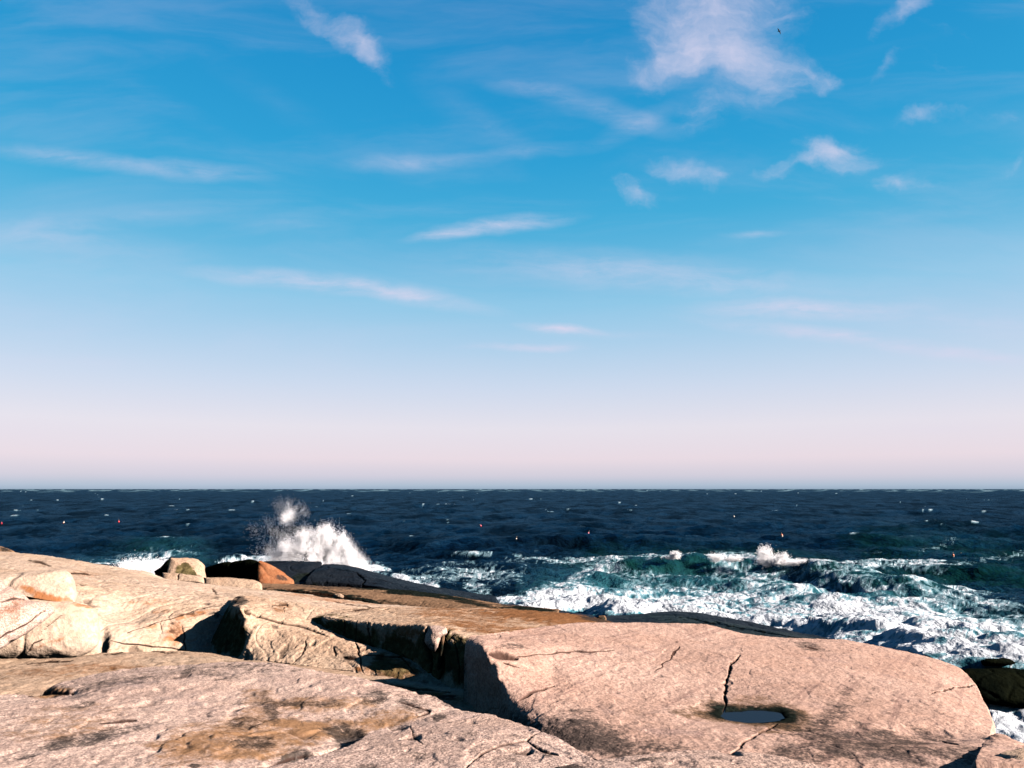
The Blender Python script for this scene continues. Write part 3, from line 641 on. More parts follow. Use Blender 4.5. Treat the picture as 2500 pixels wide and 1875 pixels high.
    # the big pink slab
    loft('granite_slab', [
        [(1142, 1742, 10.1), (1190, 1752, 9.2), (1240, 1758, 8.4), (1300, 1805, 7.7), (1400, 1870, 6.9), (1550, 1895, 6.5), (1900, 1910, 6.3), (2300, 1920, 6.3), (2560, 1935, 6.2)],
        [(1141, 1690, 10.15), (1190, 1698, 9.3), (1240, 1706, 8.55), (1350, 1752, 7.95), (1500, 1800, 7.4), (1700, 1820, 7.15), (1950, 1830, 7.1), (2250, 1845, 7.0), (2500, 1862, 6.9)],
        [(1139, 1640, 10.2), (1175, 1645, 9.5), (1214, 1654, 8.85), (1350, 1690, 8.85), (1550, 1722, 8.65), (1800, 1750, 8.4), (2050, 1770, 8.3), (2300, 1795, 8.15), (2416, 1806, 8.05)],
        [(1138, 1600, 10.2), (1162, 1604, 9.65), (1192, 1608, 9.15), (1350, 1630, 9.75), (1550, 1650, 9.9), (1800, 1670, 9.9), (2050, 1690, 9.8), (2300, 1725, 9.6), (2424, 1765, 9.3)],
        [(1138, 1574, 10.25), (1156, 1576, 9.9), (1180, 1578, 9.5), (1230, 1578, 9.9), (1400, 1580, 10.9), (1600, 1590, 11.4), (1850, 1600, 11.7), (2100, 1630, 11.7), (2300, 1670, 11.3), (2404, 1712, 10.8)],
        [(1140, 1562, 10.35), (1165, 1560, 10.2), (1240, 1554, 10.9), (1420, 1545, 12), (1620, 1548, 12.8), (1850, 1567, 13.2), (2080, 1585, 13.3), (2260, 1622, 12.9), (2380, 1672, 12.2)],
        [(1148, 1552, 10.6), (1200, 1546, 11.0), (1300, 1533, 12), (1400, 1521, 13), (1550, 1519, 13.8), (1690, 1521, 14.3), (1725, 1523, 14.3), (1765, 1533, 14.3), (1810, 1545, 14.2), (1860, 1552, 14.2), (1950, 1557, 14.2), (2060, 1561, 14.4), (2150, 1577, 14.4), (2230, 1595, 14.1), (2300, 1613, 13.8), (2340, 1628, 13.5), (2355, 1642, 13.2)]],
        M_PINK, nu=980, nv=400, sm=(5, 7), worm=0, pits=.4, terr=.006, amp=0.028, fine=0.010,
        stains=[('R', 1460, 1805, 160, 60, 25, .7), ('R', 1300, 1775, 90, 26, 32, .6), ('R', 1590, 1830, 90, 36, 0, .5), ('R', 2160, 1825, 230, 54, 8, .66), ('R', 1960, 1840, 120, 44, 0, .55), ('R', 2340, 1845, 160, 30, 5, .55), ('R', 2020, 1755, 80, 36, -30, .5), ('R', 2060, 1700, 70, 22, -40, .35),
                ('R', 1245, 1578, 50, 8, 0, .5), ('R', 1975, 1578, 46, 10, 10, .55), ('G', 1838, 1746, 165, 42, 2, .8), ('R', 1838, 1745, 150, 34, 2, .55), ('B', 1838, 1745, 112, 25, 0, .95), ('G', 1560, 1740, 40, 10, 0, .2), ('R', 1430, 1592, 30, 6, 5, .4), ('R', 2120, 1700, 30, 14, -45, .25)],
        cracks=[([(1808, 1602), (1795, 1615), (1782, 1622), (1779, 1650), (1770, 1672), (1768, 1695), (1772, 1720), (1768, 1745)], 3.2, .10), ([(1900, 1770), (1860, 1785), (1820, 1812), (1790, 1836), (1770, 1850)], 2.6, .07),
                ([(1262, 1708), (1300, 1690), (1350, 1674)], 3.2, .07), ([(1262, 1602), (1310, 1598), (1400, 1592), (1500, 1588)], 1.6, .03), ([(2270, 1694), (2310, 1683), (2350, 1675), (2388, 1672)], 1.7, .05),
                ([(1195, 1595), (1230, 1600), (1262, 1608)], 7, .10), ([(1230, 1618), (1265, 1628)], 2, .04), ([(2300, 1810), (2340, 1818)], 2, .03), ([(1965, 1577), (1995, 1585)], 2, .02), ([(1640, 1600), (1660, 1580)], 2.5, .015), ([(1600, 1640), (1655, 1590)], 1.5, .012)],
        dents=[(2420, 1700, 14, 10, .1), (2250, 1790, 170, 22, .05)],
        side=0.05, pool=(1837, 1744, 80, 17, 8.5), base=2.6, back=((.3, -.08), (.9, -.5), (1.4, -1.5)),
        label='big smooth pink granite slab holding a rainwater pool, on the right of the photo')
    loft('granite_ledge', [
        [(2380, 1860, 6.3), (2560, 1880, 6.2), (2900, 1900, 6.1)],
        [(2395, 1830, 7.2), (2500, 1845, 7.1), (2900, 1870, 6.9)],
        [(2400, 1815, 7.9), (2415, 1803, 8.3), (2432, 1791, 8.7), (2450, 1794, 8.7), (2500, 1817, 8.2), (2900, 1850, 7.6)]],
        M_PINK, nu=160, nv=80, sm=(2, 2), amp=0.02, stains=[('R', 2440, 1800, 30, 8, 10, .4)], side=.2,
        label='small low pink ledge beyond the lower right corner of the big slab')
    # far row
    boulder('sea_rock', [(-200, 1330), (-60, 1328), (0, 1333), (20, 1338), (36, 1345), (40, 1360), (-200, 1370)], 26.0, M_BROWN, thick=3.0, bulge=.1, stains=[('R', 10, 1340, 30, 10, 0, .6)], n=120, rings=20, rnd=1,
            label='tiny brown rock tip behind the ridge at the left edge')
    boulder('boulder', [(407, 1410), (408, 1396), (413, 1376), (416, 1362), (440, 1362), (460, 1360), (482, 1366), (494, 1374), (500, 1382), (499, 1392), (504, 1412)], 26.0, M_TAN, thick=1.3, bulge=.18, flat=.55, tilt=(.004, -.01), amp=.03, n=160, rings=40, rnd=1,
            stains=[('B', 455, 1386, 24, 17, 25, 1.0), ('B', 440, 1392, 14, 20, 0, 1.0), ('B', 470, 1400, 18, 12, 40, .9)], label='pale rounded boulder with a dark patch on its face, standing on the ridge')  # B darkens a patch on the front
    boulder('sea_rock', [(376, 1394), (392, 1384), (404, 1372), (414, 1363), (420, 1380), (420, 1412), (380, 1410)], 27.6, M_BLACK, thick=1.6, bulge=.1, n=100, rings=14, rnd=1, label='black rock wedge just left of the arched boulder')
    boulder('sea_rock', [(492, 1428), (498, 1390), (510, 1382), (540, 1374), (580, 1369), (612, 1366), (628, 1369), (636, 1380), (634, 1430)], 28.5, M_BLACK, thick=2.6, bulge=.15, flat=.8, tilt=(-.008, 0), n=160, rings=24, rnd=1, amp=.04,
            label='long black algae covered rock between the boulder and the rusty rock')
    boulder('boulder', [(629, 1420), (628, 1390), (630, 1370), (637, 1368), (655, 1376), (675, 1387), (693, 1397), (707, 1408), (717, 1416), (719, 1428), (680, 1432), (640, 1432)], 27.0, M_RUST, thick=2.4, bulge=.12, flat=.85, tilt=(.006, -.006), n=160, rings=40, rnd=1, amp=.03,
            stains=[('R', 690, 1412, 18, 8, 20, .6)], label='orange rusty triangular boulder in front of the breaking spray')
    boulder('sea_rock', [(632, 1440), (634, 1370), (660, 1369), (700, 1370), (740, 1371), (784, 1372), (786, 1378), (775, 1390), (764, 1402), (750, 1418), (742, 1440)], 31.0, M_DARK, thick=3, bulge=.2, flat=.5, tilt=(.0, -.03), n=160, rings=30, rnd=1, amp=.04,
            stains=[('B', 735, 1412, 40, 16, -10, .8)], label='blue black wet rock behind the rusty boulder, under the spray')
    loft('sea_rock', [
        [(742, 1446, 30.0), (850, 1452, 29.6), (900, 1453, 29.3), (1000, 1462, 28.4), (1100, 1475, 27.6), (1213, 1492, 26.8)],
        [(744, 1420, 30.0), (800, 1420, 29.9), (870, 1425, 29.5), (900, 1428, 29.3), (1000, 1447, 28.4), (1100, 1462, 27.6), (1212, 1478, 26.8)],
        [(762, 1398, 30.6), (800, 1388, 30.9), (868, 1397, 30.6), (920, 1412, 30.2), (1000, 1430, 29.6), (1100, 1448, 28.8), (1211, 1466, 27.6)],
        [(776, 1384, 31.4), (792, 1376, 32), (830, 1377, 32.4), (860, 1382, 32.3), (900, 1393, 32), (960, 1409, 31.5), (1020, 1424, 31), (1060, 1432, 30.6), (1130, 1443, 30), (1203, 1455, 28.8), (1210, 1458, 28.6)]],
        M_DARK, nu=380, nv=90, sm=(2, 2), amp=.06, base=-1.5, cracks=[([(868, 1396), (890, 1415), (884, 1440)], 2.2, .12), ([(800, 1385), (870, 1397)], 1.2, .06)],
        stains=[('B', 1100, 1462, 110, 12, 8, .8), ('B', 760, 1440, 20, 20, 0, .6)], back=((1.0, -.5), (2.5, -2.5), (3.5, -4.5)), side=.3,
        label='long dark wet rock tapering right like a whale back toward the surf')
    loft('granite_ledge', [
        [(622, 1448, 24.1), (750, 1460, 23.6), (850, 1472, 23), (950, 1481, 22.5), (1050, 1486, 22), (1200, 1492, 21.5), (1360, 1500, 21)],
        [(624, 1436, 24.3), (750, 1442, 24.1), (850, 1450, 23.9), (950, 1462, 23.3), (1050, 1471, 22.6), (1200, 1480, 22.0), (1360, 1494, 21.3)],
        [(630, 1424, 26), (720, 1426, 26.3), (800, 1431, 26.3), (900, 1436, 26.3), (1000, 1441, 26.2), (1080, 1450, 26), (1150, 1463, 25.5), (1215, 1474, 25), (1290, 1481, 24.5), (1370, 1490, 24)]],
        M_BROWN, nu=420, nv=80, sm=(2, 2), amp=.04, base=1.0,
        stains=[('B', 700, 1450, 110, 16, 6, 1.0), ('B', 830, 1460, 140, 15, 8, 1.0), ('B', 1000, 1444, 180, 12, 6, .9), ('R', 800, 1432, 120, 8, 4, .5), ('B', 1150, 1472, 80, 8, 8, .7), ('B', 950, 1470, 50, 8, 8, .6), ('B', 1290, 1486, 90, 8, 5, .8)],
        cracks=[([(700, 1440), (800, 1452), (900, 1468)], 2.4, .08)], back=((.6, -.3), (1.2, -1.2), (1.6, -2.5)),
        label='low brown and green ledge between the cream ledge and the dark sea rocks')
    boulder('wedged_stone', [(816, 1450), (830, 1449), (840, 1455), (838, 1461), (820, 1461), (812, 1456)], 22.8, M_TAN, thick=.3, bulge=.1, flat=.2, n=60, rings=8, rnd=1, stains=[('R', 826, 1456, 14, 8, 0, .4)], label='small rounded stone on the shadowed edge of the brown ledge', cat='stone')
    # dark slabs behind the pink one
    loft('sea_rock', [
        [(1190, 1500, 20.8), (1330, 1515, 20.3), (1456, 1530, 19.6)],
        [(1190, 1486, 21.6), (1330, 1500, 21.2), (1454, 1516, 20.6)],
        [(1195, 1474, 23.6), (1260, 1479, 23.4), (1350, 1488, 23), (1420, 1498, 22.6), (1452, 1503, 22.4)]],
        M_DARK, nu=180, nv=50, sm=(2, 2), amp=.03, base=-1, side=.12, back=((.8, -.4), (1.6, -2.0)), stains=[('G', 1420, 1508, 50, 8, 10, .5)],
        label='thin dark ledge showing above the rusty slab, left of the notch')
    boulder('wedged_stone', [(1456, 1508), (1462, 1503), (1476, 1503), (1480, 1510), (1479, 1522), (1456, 1522)], 20.6, M_BROWN, thick=.5, bulge=.08, flat=.4, n=60, rings=8, rnd=1, stains=[('B', 1468, 1510, 12, 10, 0, .6)], label='small dark stone sitting in the notch between two dark ledges', cat='stone')
    loft('sea_rock', [
        [(1484, 1540, 19.9), (1650, 1550, 19.3), (1850, 1590, 17.6), (2110, 1640, 15.6)],
        [(1480, 1520, 20.4), (1650, 1522, 20.0), (1850, 1560, 18.4), (2110, 1610, 16.4)],
        [(1478, 1512, 21.2), (1560, 1508, 21.2), (1650, 1504, 21.0), (1850, 1536, 19.6), (1980, 1562, 18.4), (2110, 1592, 17.3)],
        [(1480, 1503, 22.3), (1560, 1499, 22.2), (1600, 1495, 22.2), (1650, 1491, 22.1), (1700, 1495, 21.9), (1750, 1503, 21.6), (1850, 1521, 21), (1950, 1542, 20), (2050, 1563, 19), (2110, 1578, 18.4)]],
        M_DARK, nu=320, nv=70, sm=(2, 2), amp=.05, base=-1, back=((.8, -.5), (2.0, -2.5)), side=.2, stains=[('B', 1750, 1530, 250, 16, 8, .8), ('B', 1950, 1560, 140, 12, 10, .9)],
        cracks=[([(1650, 1505), (1850, 1540), (1960, 1560)], 1.6, .06)],
        label='long dark wet ledge between the big pink slab and the white surf')
    boulder('sea_rock', [(2340, 1640), (2356, 1633), (2400, 1632), (2460, 1631), (2540, 1636), (2640, 1648), (2760, 1680), (2760, 1735), (2500, 1730), (2440, 1722), (2400, 1716), (2370, 1704)], 30.5, M_BLACK, thick=4.0, bulge=.4, flat=.6, tilt=(0, -.012), n=220, rings=50, amp=.05, fine=.02,
            label='black weedy sea rock standing in the foam at the right edge')
    boulder('sea_rock', [(2395, 1614), (2415, 1607), (2440, 1605), (2466, 1608), (2482, 1618), (2470, 1624), (2400, 1624)], 35.5, M_BLACK, thick=3.0, bulge=.2, flat=.3, n=100, rings=20, rnd=2, amp=.08, label='low black rock tip washed over by foam, beyond the weedy sea rock')

rocks()

# rainwater pool in the hollow of the pink slab
def pool():
    m = bpy.data.materials.new('pool_water'); m.use_nodes = True; t = NT(m.node_tree); b = t.N['Principled BSDF']
    co = t.n('ShaderNodeTexCoord').outputs['Object']
    bp = t.n('ShaderNodeBump', None, Height=t.noise(co, 26, 3), Strength=0.12, Distance=0.01)
    t.N.remove(b)
    df = t.n('ShaderNodeBsdfDiffuse', None, Color=(.004, .005, .006, 1)); gl = t.n('ShaderNodeBsdfGlossy', None, Color=(.55, .75, 1.0, 1), Roughness=.03, Normal=bp.outputs[0])
    k = t.m('MINIMUM', t.n('ShaderNodeFresnel', None, IOR=1.33, Normal=bp.outputs[0]).outputs[0], .085)
    mx = t.n('ShaderNodeMixShader'); t.L.new(k, mx.inputs[0]); t.L.new(df.outputs[0], mx.inputs[1]); t.L.new(gl.outputs[0], mx.inputs[2]); t.L.new(mx.outputs[0], t.N['Material Output'].inputs[0])
    th = np.linspace(0, 2 * math.pi, 64, endpoint=False)
    o_ = np.stack([1837 + 98 * np.cos(th), 1744 + 21.0 * np.sin(th)], -1)
    p = P3(o_[:, 0], o_[:, 1], 8.5)
    z = POOLZ
    k = (z - CAMZ) / (p[:, 2] - CAMZ); p = np.array([0, 0, CAMZ]) + (p - np.array([0, 0, CAMZ])) * k[:, None]
    c = p.mean(0)
    rings = [c + (p - c) * s for s in (0.0, .33, .66, 1.0)]
    A = np.stack(rings)
    tag(mesh_np('rain_pool', A, grid_quads(len(rings), 64, True), m), 'small still pool of rainwater in a hollow of the big pink slab', 'pool')


pool()

# ------------------------------------------------------------------ sea
def spectrum_tile(L, N, wind, wdir, kmin, kmax, seed, chop=1.0):
    rng = np.random.default_rng(seed); g = 9.81
    k1 = np.fft.fftfreq(N, 1 / N) * 2 * np.pi / L
    kx, ky = np.meshgrid(k1, k1); k = np.hypot(kx, ky); k[0, 0] = 1e-6
    Lw = wind ** 2 / g
    cosf = (kx * wdir[0] + ky * wdir[1]) / k
    ph = np.exp(-1 / (k * Lw) ** 2) / k ** 4 * (0.15 + cosf ** 2) * np.where(cosf < 0, 0.35, 1.0)
    ph *= sstep(k, kmin * .8, kmin * 1.2) * (1 - sstep(k, kmax * .8, kmax * 1.1)); ph[0, 0] = 0
    h = (rng.normal(size=k.shape) + 1j * rng.normal(size=k.shape)) * np.sqrt(ph)
    H = np.real(np.fft.ifft2(h)); s = H.std(); h /= s
    H = np.real(np.fft.ifft2(h)); Dx = np.real(np.fft.ifft2(-1j * kx / k * h)); Dy = np.real(np.fft.ifft2(-1j * ky / k * h))
    return np.stack([H, Dx, Dy], -1)


def sample(T, L, x, y):
    N = T.shape[0]; u = (x / L * N) % N; v = (y / L * N) % N
    i = u.astype(int) % N; j = v.astype(int) % N; fu = (u - np.floor(u))[..., None]; fv = (v - np.floor(v))[..., None]
    i2 = (i + 1) % N; j2 = (j + 1) % N
    return (T[j, i] * (1 - fu) + T[j, i2] * fu) * (1 - fv) + (T[j2, i] * (1 - fu) + T[j2, i2] * fu) * fv


WD = np.array([-0.55, -0.83]); WD /= np.hypot(*WD)
TILES = [(317.0, spectrum_tile(317, 512, 9, WD, .10, 1.6, 1), .36, .30, 260, 3500, .0),
         (123.0, spectrum_tile(123, 512, 7, WD, .9, 6.0, 2), .14, .13, 90, 800, .35),
         (37.0, spectrum_tile(37, 512, 5, WD, 4.0, 22.0, 3), 0.034, .028, 30, 260, -.2)]

# breaking crests close to shore: (points as photo pixels on height z), height, width front, width back
RIDGES = [([(1480, 1378), (1560, 1370), (1640, 1364), (1720, 1362), (1850, 1362), (1960, 1378), (2070, 1396), (2200, 1414), (2350, 1432)], 1.15, 2.2, 4.0, 1.3),
          ([(1205, 1462), (1260, 1460), (1330, 1457), (1400, 1441), (1450, 1450), (1520, 1470), (1620, 1484)], .85, 1.6, 1.8, 1.0),
          ([(1800, 1468), (1900, 1470), (1960, 1474), (2040, 1478), (2090, 1484), (2150, 1520), (2250, 1548), (2350, 1572), (2480, 1600)], .6, 1.4, 2.0, 1.0),
          ([(2200, 1506), (2350, 1520), (2500, 1545), (2700, 1580)], .6, 1.4, 2.0, .5),
          ([(2060, 1386), (2150, 1382), (2300, 1384), (2420, 1396)], .5, 2.5, 4, .4),
          ([(1000, 1330), (1200, 1322), (1400, 1316), (1650, 1322)], 1.2, 4.0, 9, .9), ([(1650, 1288), (1900, 1284), (2200, 1292), (2600, 1300)], .9, 6, 12, .5), ([(0, 1290), (300, 1300), (700, 1296)], .8, 6, 12, .5), ([(900, 1345), (1100, 1352), (1300, 1346)], .6, 3, 5, .4),
          ([(330, 1372), (480, 1362), (620, 1356)], .9, 2.5, 4, .8),
          ([(1600, 1420), (1700, 1412), (1850, 1420), (2000, 1440)], .55, 2, 3, .5),
          ([(2100, 1455), (2250, 1450), (2400, 1475), (2600, 1500)], .5, 2, 3, .4),
          ([(2250, 1600), (2350, 1602), (2500, 1608), (2700, 1620)], .7, 2.0, 3.0, .7)]
# foam: polylines of (px,py), half width in photo px, strength
FOAM = [([(1205, 1462), (1290, 1462), (1340, 1462)], 14, .95), ([(1310, 1468), (1400, 1455), (1470, 1466), (1560, 1480), (1680, 1490), (1800, 1500)], 26, 1.0),
        ([(1390, 1452), (1412, 1420), (1445, 1396), (1500, 1375)], 18, .62), ([(1380, 1440), (1440, 1440)], 20, .7),
        ([(1480, 1475), (1650, 1462), (1850, 1480), (2000, 1500)], 40, .74), ([(1750, 1500), (1950, 1505), (2050, 1530)], 42, .80), ([(1550, 1440), (1700, 1432), (1850, 1445)], 26, .60),
        ([(2030, 1490), (2090, 1500), (2160, 1535), (2260, 1560), (2380, 1590), (2480, 1600)], 30, 1.05), ([(1900, 1530), (2100, 1560), (2300, 1600)], 50, .78), ([(1900, 1530), (1950, 1520), (2000, 1535)], 26, .9),
        ([(2200, 1500), (2350, 1530), (2600, 1580)], 60, .70), ([(2400, 1575), (2520, 1570), (2700, 1600)], 40, .82), ([(2430, 1598), (2470, 1570), (2520, 1560)], 16, 1.0),
        ([(1400, 1365), (1600, 1365), (1700, 1366)], 7, .62), ([(1690, 1362), (1800, 1361), (1840, 1364)], 7, .85), ([(1850, 1368), (1960, 1380), (2000, 1384)], 9, 1.0), ([(2010, 1388), (2080, 1394), (2160, 1408), (2250, 1420), (2340, 1432)], 6, .72),
        ([(2060, 1386), (2180, 1377), (2290, 1384)], 15, .62), ([(1750, 1400), (1830, 1410), (1950, 1420)], 24, .5), ([(1900, 1425), (2000, 1440), (1850, 1450)], 36, .60), ([(2000, 1400), (2100, 1430), (2300, 1460), (2500, 1500)], 40, .5),
        ([(1000, 1420), (1120, 1400), (1250, 1410)], 34, .46), ([(1150, 1430), (1180, 1438)], 14, .6), ([(970, 1408), (1010, 1420), (1060, 1430)], 9, .85), ([(1250, 1365), (1400, 1372)], 14, .52), ([(1500, 1400), (1640, 1430)], 30, .45),
        ([(240, 1390), (330, 1378), (400, 1372)], 16, .80), ([(200, 1380), (380, 1350), (460, 1352)], 18, .40), ([(540, 1372), (640, 1362)], 14, .42), ([(600, 1380), (900, 1390)], 26, .9), ([(1110, 1342), (1200, 1352)], 6, .5),
        ([(2240, 1604), (2400, 1614), (2520, 1622), (2700, 1630)], 12, 1.0), ([(2380, 1745), (2450, 1760), (2560, 1800), (2700, 1820)], 60, .86), ([(2300, 1400), (2420, 1370), (2500, 1350)], 16, .38), ([(2250, 1345), (2330, 1320)], 10, .36), ([(2320, 1440), (2500, 1500)], 34, .45)]
TEAL = [([(1420, 1474), (1500, 1480), (1800, 1500), (2100, 1540), (2500, 1600), (2700, 1640)], 55, 1.0), ([(1600, 1450), (2000, 1462), (2400, 1530)], 40, .6), ([(2350, 1740), (2600, 1800)], 90, .9), ([(220, 1385), (460, 1360)], 26, .22), ([(1500, 1420), (2200, 1440)], 40, .15)]
GREEN = [([(1480, 1388), (1600, 1384), (1800, 1388), (1950, 1400), (2100, 1420), (2250, 1440)], 34, 1.0), ([(2150, 1330), (2500, 1360)], 40, .45), ([(2300, 1400), (2500, 1410)], 30, .6), ([(2050, 1455), (2200, 1450)], 24, .7), ([(350, 1345), (430, 1340)], 22, .45)]


def zone(px, py, lst):
    r = np.zeros(px.shape)
    for pts, w, st in lst:
        m = (px > min(p[0] for p in pts) - 2.2 * w - 40) & (px < max(p[0] for p in pts) + 2.2 * w + 40) & (py > min(p[1] for p in pts) - 2.2 * w) & (py < max(p[1] for p in pts) + 2.2 * w)
        if not m.any(): continue
        d, par = seg_dist(px[m] * 0.55, py[m], [(a * 0.55, b) for a, b in pts])
        r[m] = np.maximum(r[m], st * np.exp(-(d / w) ** 2 * 0.8))
    return r


def sea_fields(X, Y):
    """displacement and masks of the water at world points X,Y"""
    R = np.hypot(X, Y)
    D = np.zeros(X.shape + (3,))
    for L, T, amp, ch, f0, f1, rot in TILES:
        c, s = math.cos(rot), math.sin(rot); x = X * c + Y * s; y = -X * s + Y * c
        S = sample(T, L, x, y); fade = (1 - sstep(R, f0, f1)) * amp
        fade2 = (1 - sstep(R, f0, f1)) * ch * 1.0
        D[..., 2] += S[..., 0] * fade; D[..., 0] += (S[..., 1] * c - S[..., 2] * s) * fade2; D[..., 1] += (S[..., 1] * s + S[..., 2] * c) * fade2
    p = np.stack([X, Y, 0 * X], -1)
    # near-shore crests
    Zr = np.zeros(X.shape)
    wx = X + 1.4 * perlin(p * .18) + .5 * perlin(p * .7); wy = Y + 1.6 * perlin(p * .15 + 40) + .6 * perlin(p * .6 + 9)
    near = (Y > 15) & (Y < 190)
    for pts, A, wf, wb, zc in RIDGES:
        W = [P0(a, b, zc) for a, b in pts]
        m = near.copy()
        xs = [q[0] for q in W]; ys = [q[1] for q in W]
        m &= (X > min(xs) - 25) & (X < max(xs) + 25) & (Y > min(ys) - 30) & (Y < max(ys) + 30)
        if not m.any(): continue
        d, par = seg_dist(wx[m], wy[m], W)
        # which side: nearer the camera is the front
        yl = np.interp(wx[m], *zip(*sorted(W))); front = wy[m] < yl
        w = np.where(front, wf, wb)
        h = A * np.exp(-(d / w) ** 2) * sstep(par, -.02, .12) * sstep(-par, -1.02, -.9)
        Zr[m] = np.maximum(Zr[m], h * (1 + .35 * perlin(np.stack([X[m] * .35, Y[m] * .35, 0 * d + 3], -1))))
    D[..., 2] += Zr
    q = p.copy(); q[..., 2] = 0
    px, py = toPx(q)
    qq = p.copy(); qq[..., 2] = Zr * .9
    px, py = toPx(qq)
    ok = (Y > 3)
    foam = zone(px, py, FOAM) * ok; teal = zone(px, py, TEAL) * ok; green = zone(px, py, GREEN) * ok
    # turbulence lumps where the water is white
    t1 = fbm(p * 1.1 + 3, 4, .6); t2 = fbm(p * 4.0 + 1, 3, .6)
    turb = sstep(foam, .45, 1.0)
    D[..., 2] += turb * (np.abs(fbm(p * .7 + 3, 3, .5)) * .30 + .02 * t2) * (R < 200) + sstep(foam, .2, .6) * .03 * t2
    # foam coverage: lace of ridged noise plus broad patches
    a1 = p * np.array([.33, .55, 1]); w = np.stack([perlin(p * .5 + 7), perlin(p * .5 + 23), 0 * X], -1) * .9
    rid = 1 - np.abs(perlin((p + w) * .95 + 11)) * 1.9
    rid2 = 1 - np.abs(perlin((p + w * .7) * 2.3 + 31)) * 1.9
    rid3 = 1 - np.abs(perlin((p + w * .4) * 5.5 + 5)) * 1.8
    lace = .48 * rid + .36 * rid2 + .16 * rid3
    patch = .5 + .5 * fbm(a1 * .55 + 2, 4, .6) * 1.8
    v = foam * 1.75 - 0.86 + 1.25 * (lace - .5) + .85 * (patch - .5)
    cov = sstep(v, -.14, .72) * sstep(foam, .06, .22)
    cov = np.maximum(cov, .42 * sstep(v, -.42, .1) * sstep(foam, .15, .4))
    # whitecaps further out on the tops of the steepest waves
    hz = sample(TILES[0][1], TILES[0][0], X, Y); h2 = sample(TILES[1][1], TILES[1][0], X * .939 + Y * .343, -X * .343 + Y * .939)
    wc = hz[..., 0] * .75 + h2[..., 0] * .55 + fbm(p * np.array([.045, .02, 1]) + 50, 3) * 1.6
    cap = sstep(wc, 2.15, 2.5) * sstep(fbm(p * np.array([.22, .5, 1]) + 90, 4, .6), .05, .25) * sstep(Y, 60, 110)
    cov = np.maximum(cov, cap * .72)
    # faint old streaks of foam
    st = fbm((p + w) * np.array([.16, .5, 1]) + 70, 5, .62)
    cov = np.maximum(cov, .25 * sstep(st, .30, .52) * sstep(-R, -320, -60))
    cov = np.maximum(cov, .46 * sstep(R, 600, 3500) * sstep(perlin(p * np.array([.02, .004, 1])), -.3, .5))  # distance haze painted in as paler water toward the horizon
    return D, cov, teal, green, R


def water_mat():
    m = bpy.data.materials.new('sea_water'); m.use_nodes = True; t = NT(m.node_tree); b = t.N['Principled BSDF']
    co = t.n('ShaderNodeTexCoord').outputs['Object']
    at = t.n('ShaderNodeAttribute', {'attribute_name': 'sea'}); sp = t.n('ShaderNodeSeparateColor', None, Color=at.outputs['Color'])
    F, T_, G_ = sp.outputs[0], sp.outputs[1], sp.outputs[2]
    sc = t.n('ShaderNodeMapping', None, Vector=co); sc.inputs['Scale'].default_value = (.028, .012, 0); n1 = t.noise(sc.outputs[0], 1.0, 6, .62, .3)
    sc2 = t.n('ShaderNodeMapping', None, Vector=co); sc2.inputs['Scale'].default_value = (.25, .10, 0); n2 = t.noise(sc2.outputs[0], 1.0, 6, .62, .3)
    deep = t.mix(t.sm(n1, .38, .66), (.0003, .0015, .0033), (.0010, .0040, .0085))
    deep = t.mix(t.sm(n2, .50, .72, 0, .7), deep, (.0022, .009, .018))
    sc4 = t.n('ShaderNodeMapping', None, Vector=co); sc4.inputs['Scale'].default_value = (.09, .035, 0); n4 = t.noise(sc4.outputs[0], 1.0, 7, .7, .5)
    deep = t.mix(t.sm(n4, .52, .38, 0, .8), deep, (.0001, .0005, .0012))
    gk = t.sm(n4, .36, .62, .45, 1.25)
    deep = t.mix(t.m('MULTIPLY', G_, .8), deep, (.0014, .0150, .0120))
    deep = t.mix(t.m('MULTIPLY', T_, .75), deep, (.024, .110, .145))
    fn = t.noise(co, 3.2, 7, .68, .5); fn2 = t.noise(co, 14.0, 5, .65)
    ff = t.sm(t.m('ADD', F, t.m('MULTIPLY', t.m('SUBTRACT', t.m('ADD', t.m('MULTIPLY', fn, .6), t.m('MULTIPLY', fn2, .4)), .5), .85)), .10, .80)
    ff = t.m('MULTIPLY', ff, t.sm(F, .02, .12))
    thin = t.mix(t.sm(F, .2, .95), (.12, .24, .30), (.31, .345, .39))
    col = t.mix(ff, deep, thin)
    # ripples
    r1 = t.noise(co, 1.6, 5, .6, .2); r2 = t.noise(co, 7.0, 4, .6); sc3 = t.n('ShaderNodeMapping', None, Vector=co); sc3.inputs['Scale'].default_value = (.22, .16, .2); r3 = t.noise(sc3.outputs[0], 1.0, 5, .65, .2)
    h = t.m('ADD', t.m('ADD', t.m('MULTIPLY', r1, .22), t.m('MULTIPLY', r2, .05)), t.m('MULTIPLY', r3, 1.6))
    h = t.m('ADD', h, t.m('MULTIPLY', t.m('MULTIPLY', ff, fn), .14))
    bp = t.n('ShaderNodeBump', None, Height=h, Strength=.9, Distance=1.0)
    t.N.remove(b)
    df = t.n('ShaderNodeBsdfDiffuse', None, Color=col, Normal=bp.outputs[0])
    gl = t.n('ShaderNodeBsdfGlossy', None, Color=(.26, .60, .90, 1), Roughness=.10, Normal=bp.outputs[0])
    fr = t.n('ShaderNodeFresnel', None, IOR=1.33, Normal=bp.outputs[0])
    # a rough sea shows the eye its tilted wave faces, so it never turns into a mirror at grazing angles
    k = t.m('MULTIPLY', t.m('MULTIPLY', gk, t.m('MINIMUM', t.m('MULTIPLY', fr.outputs[0], .34), .16)), t.m('SUBTRACT', 1.0, ff))
    mx = t.n('ShaderNodeMixShader'); t.L.new(k, mx.inputs[0]); t.L.new(df.outputs[0], mx.inputs[1]); t.L.new(gl.outputs[0], mx.inputs[2])
    t.L.new(mx.outputs[0], t.N['Material Output'].inputs[0])
    return m


M_SEA = water_mat()


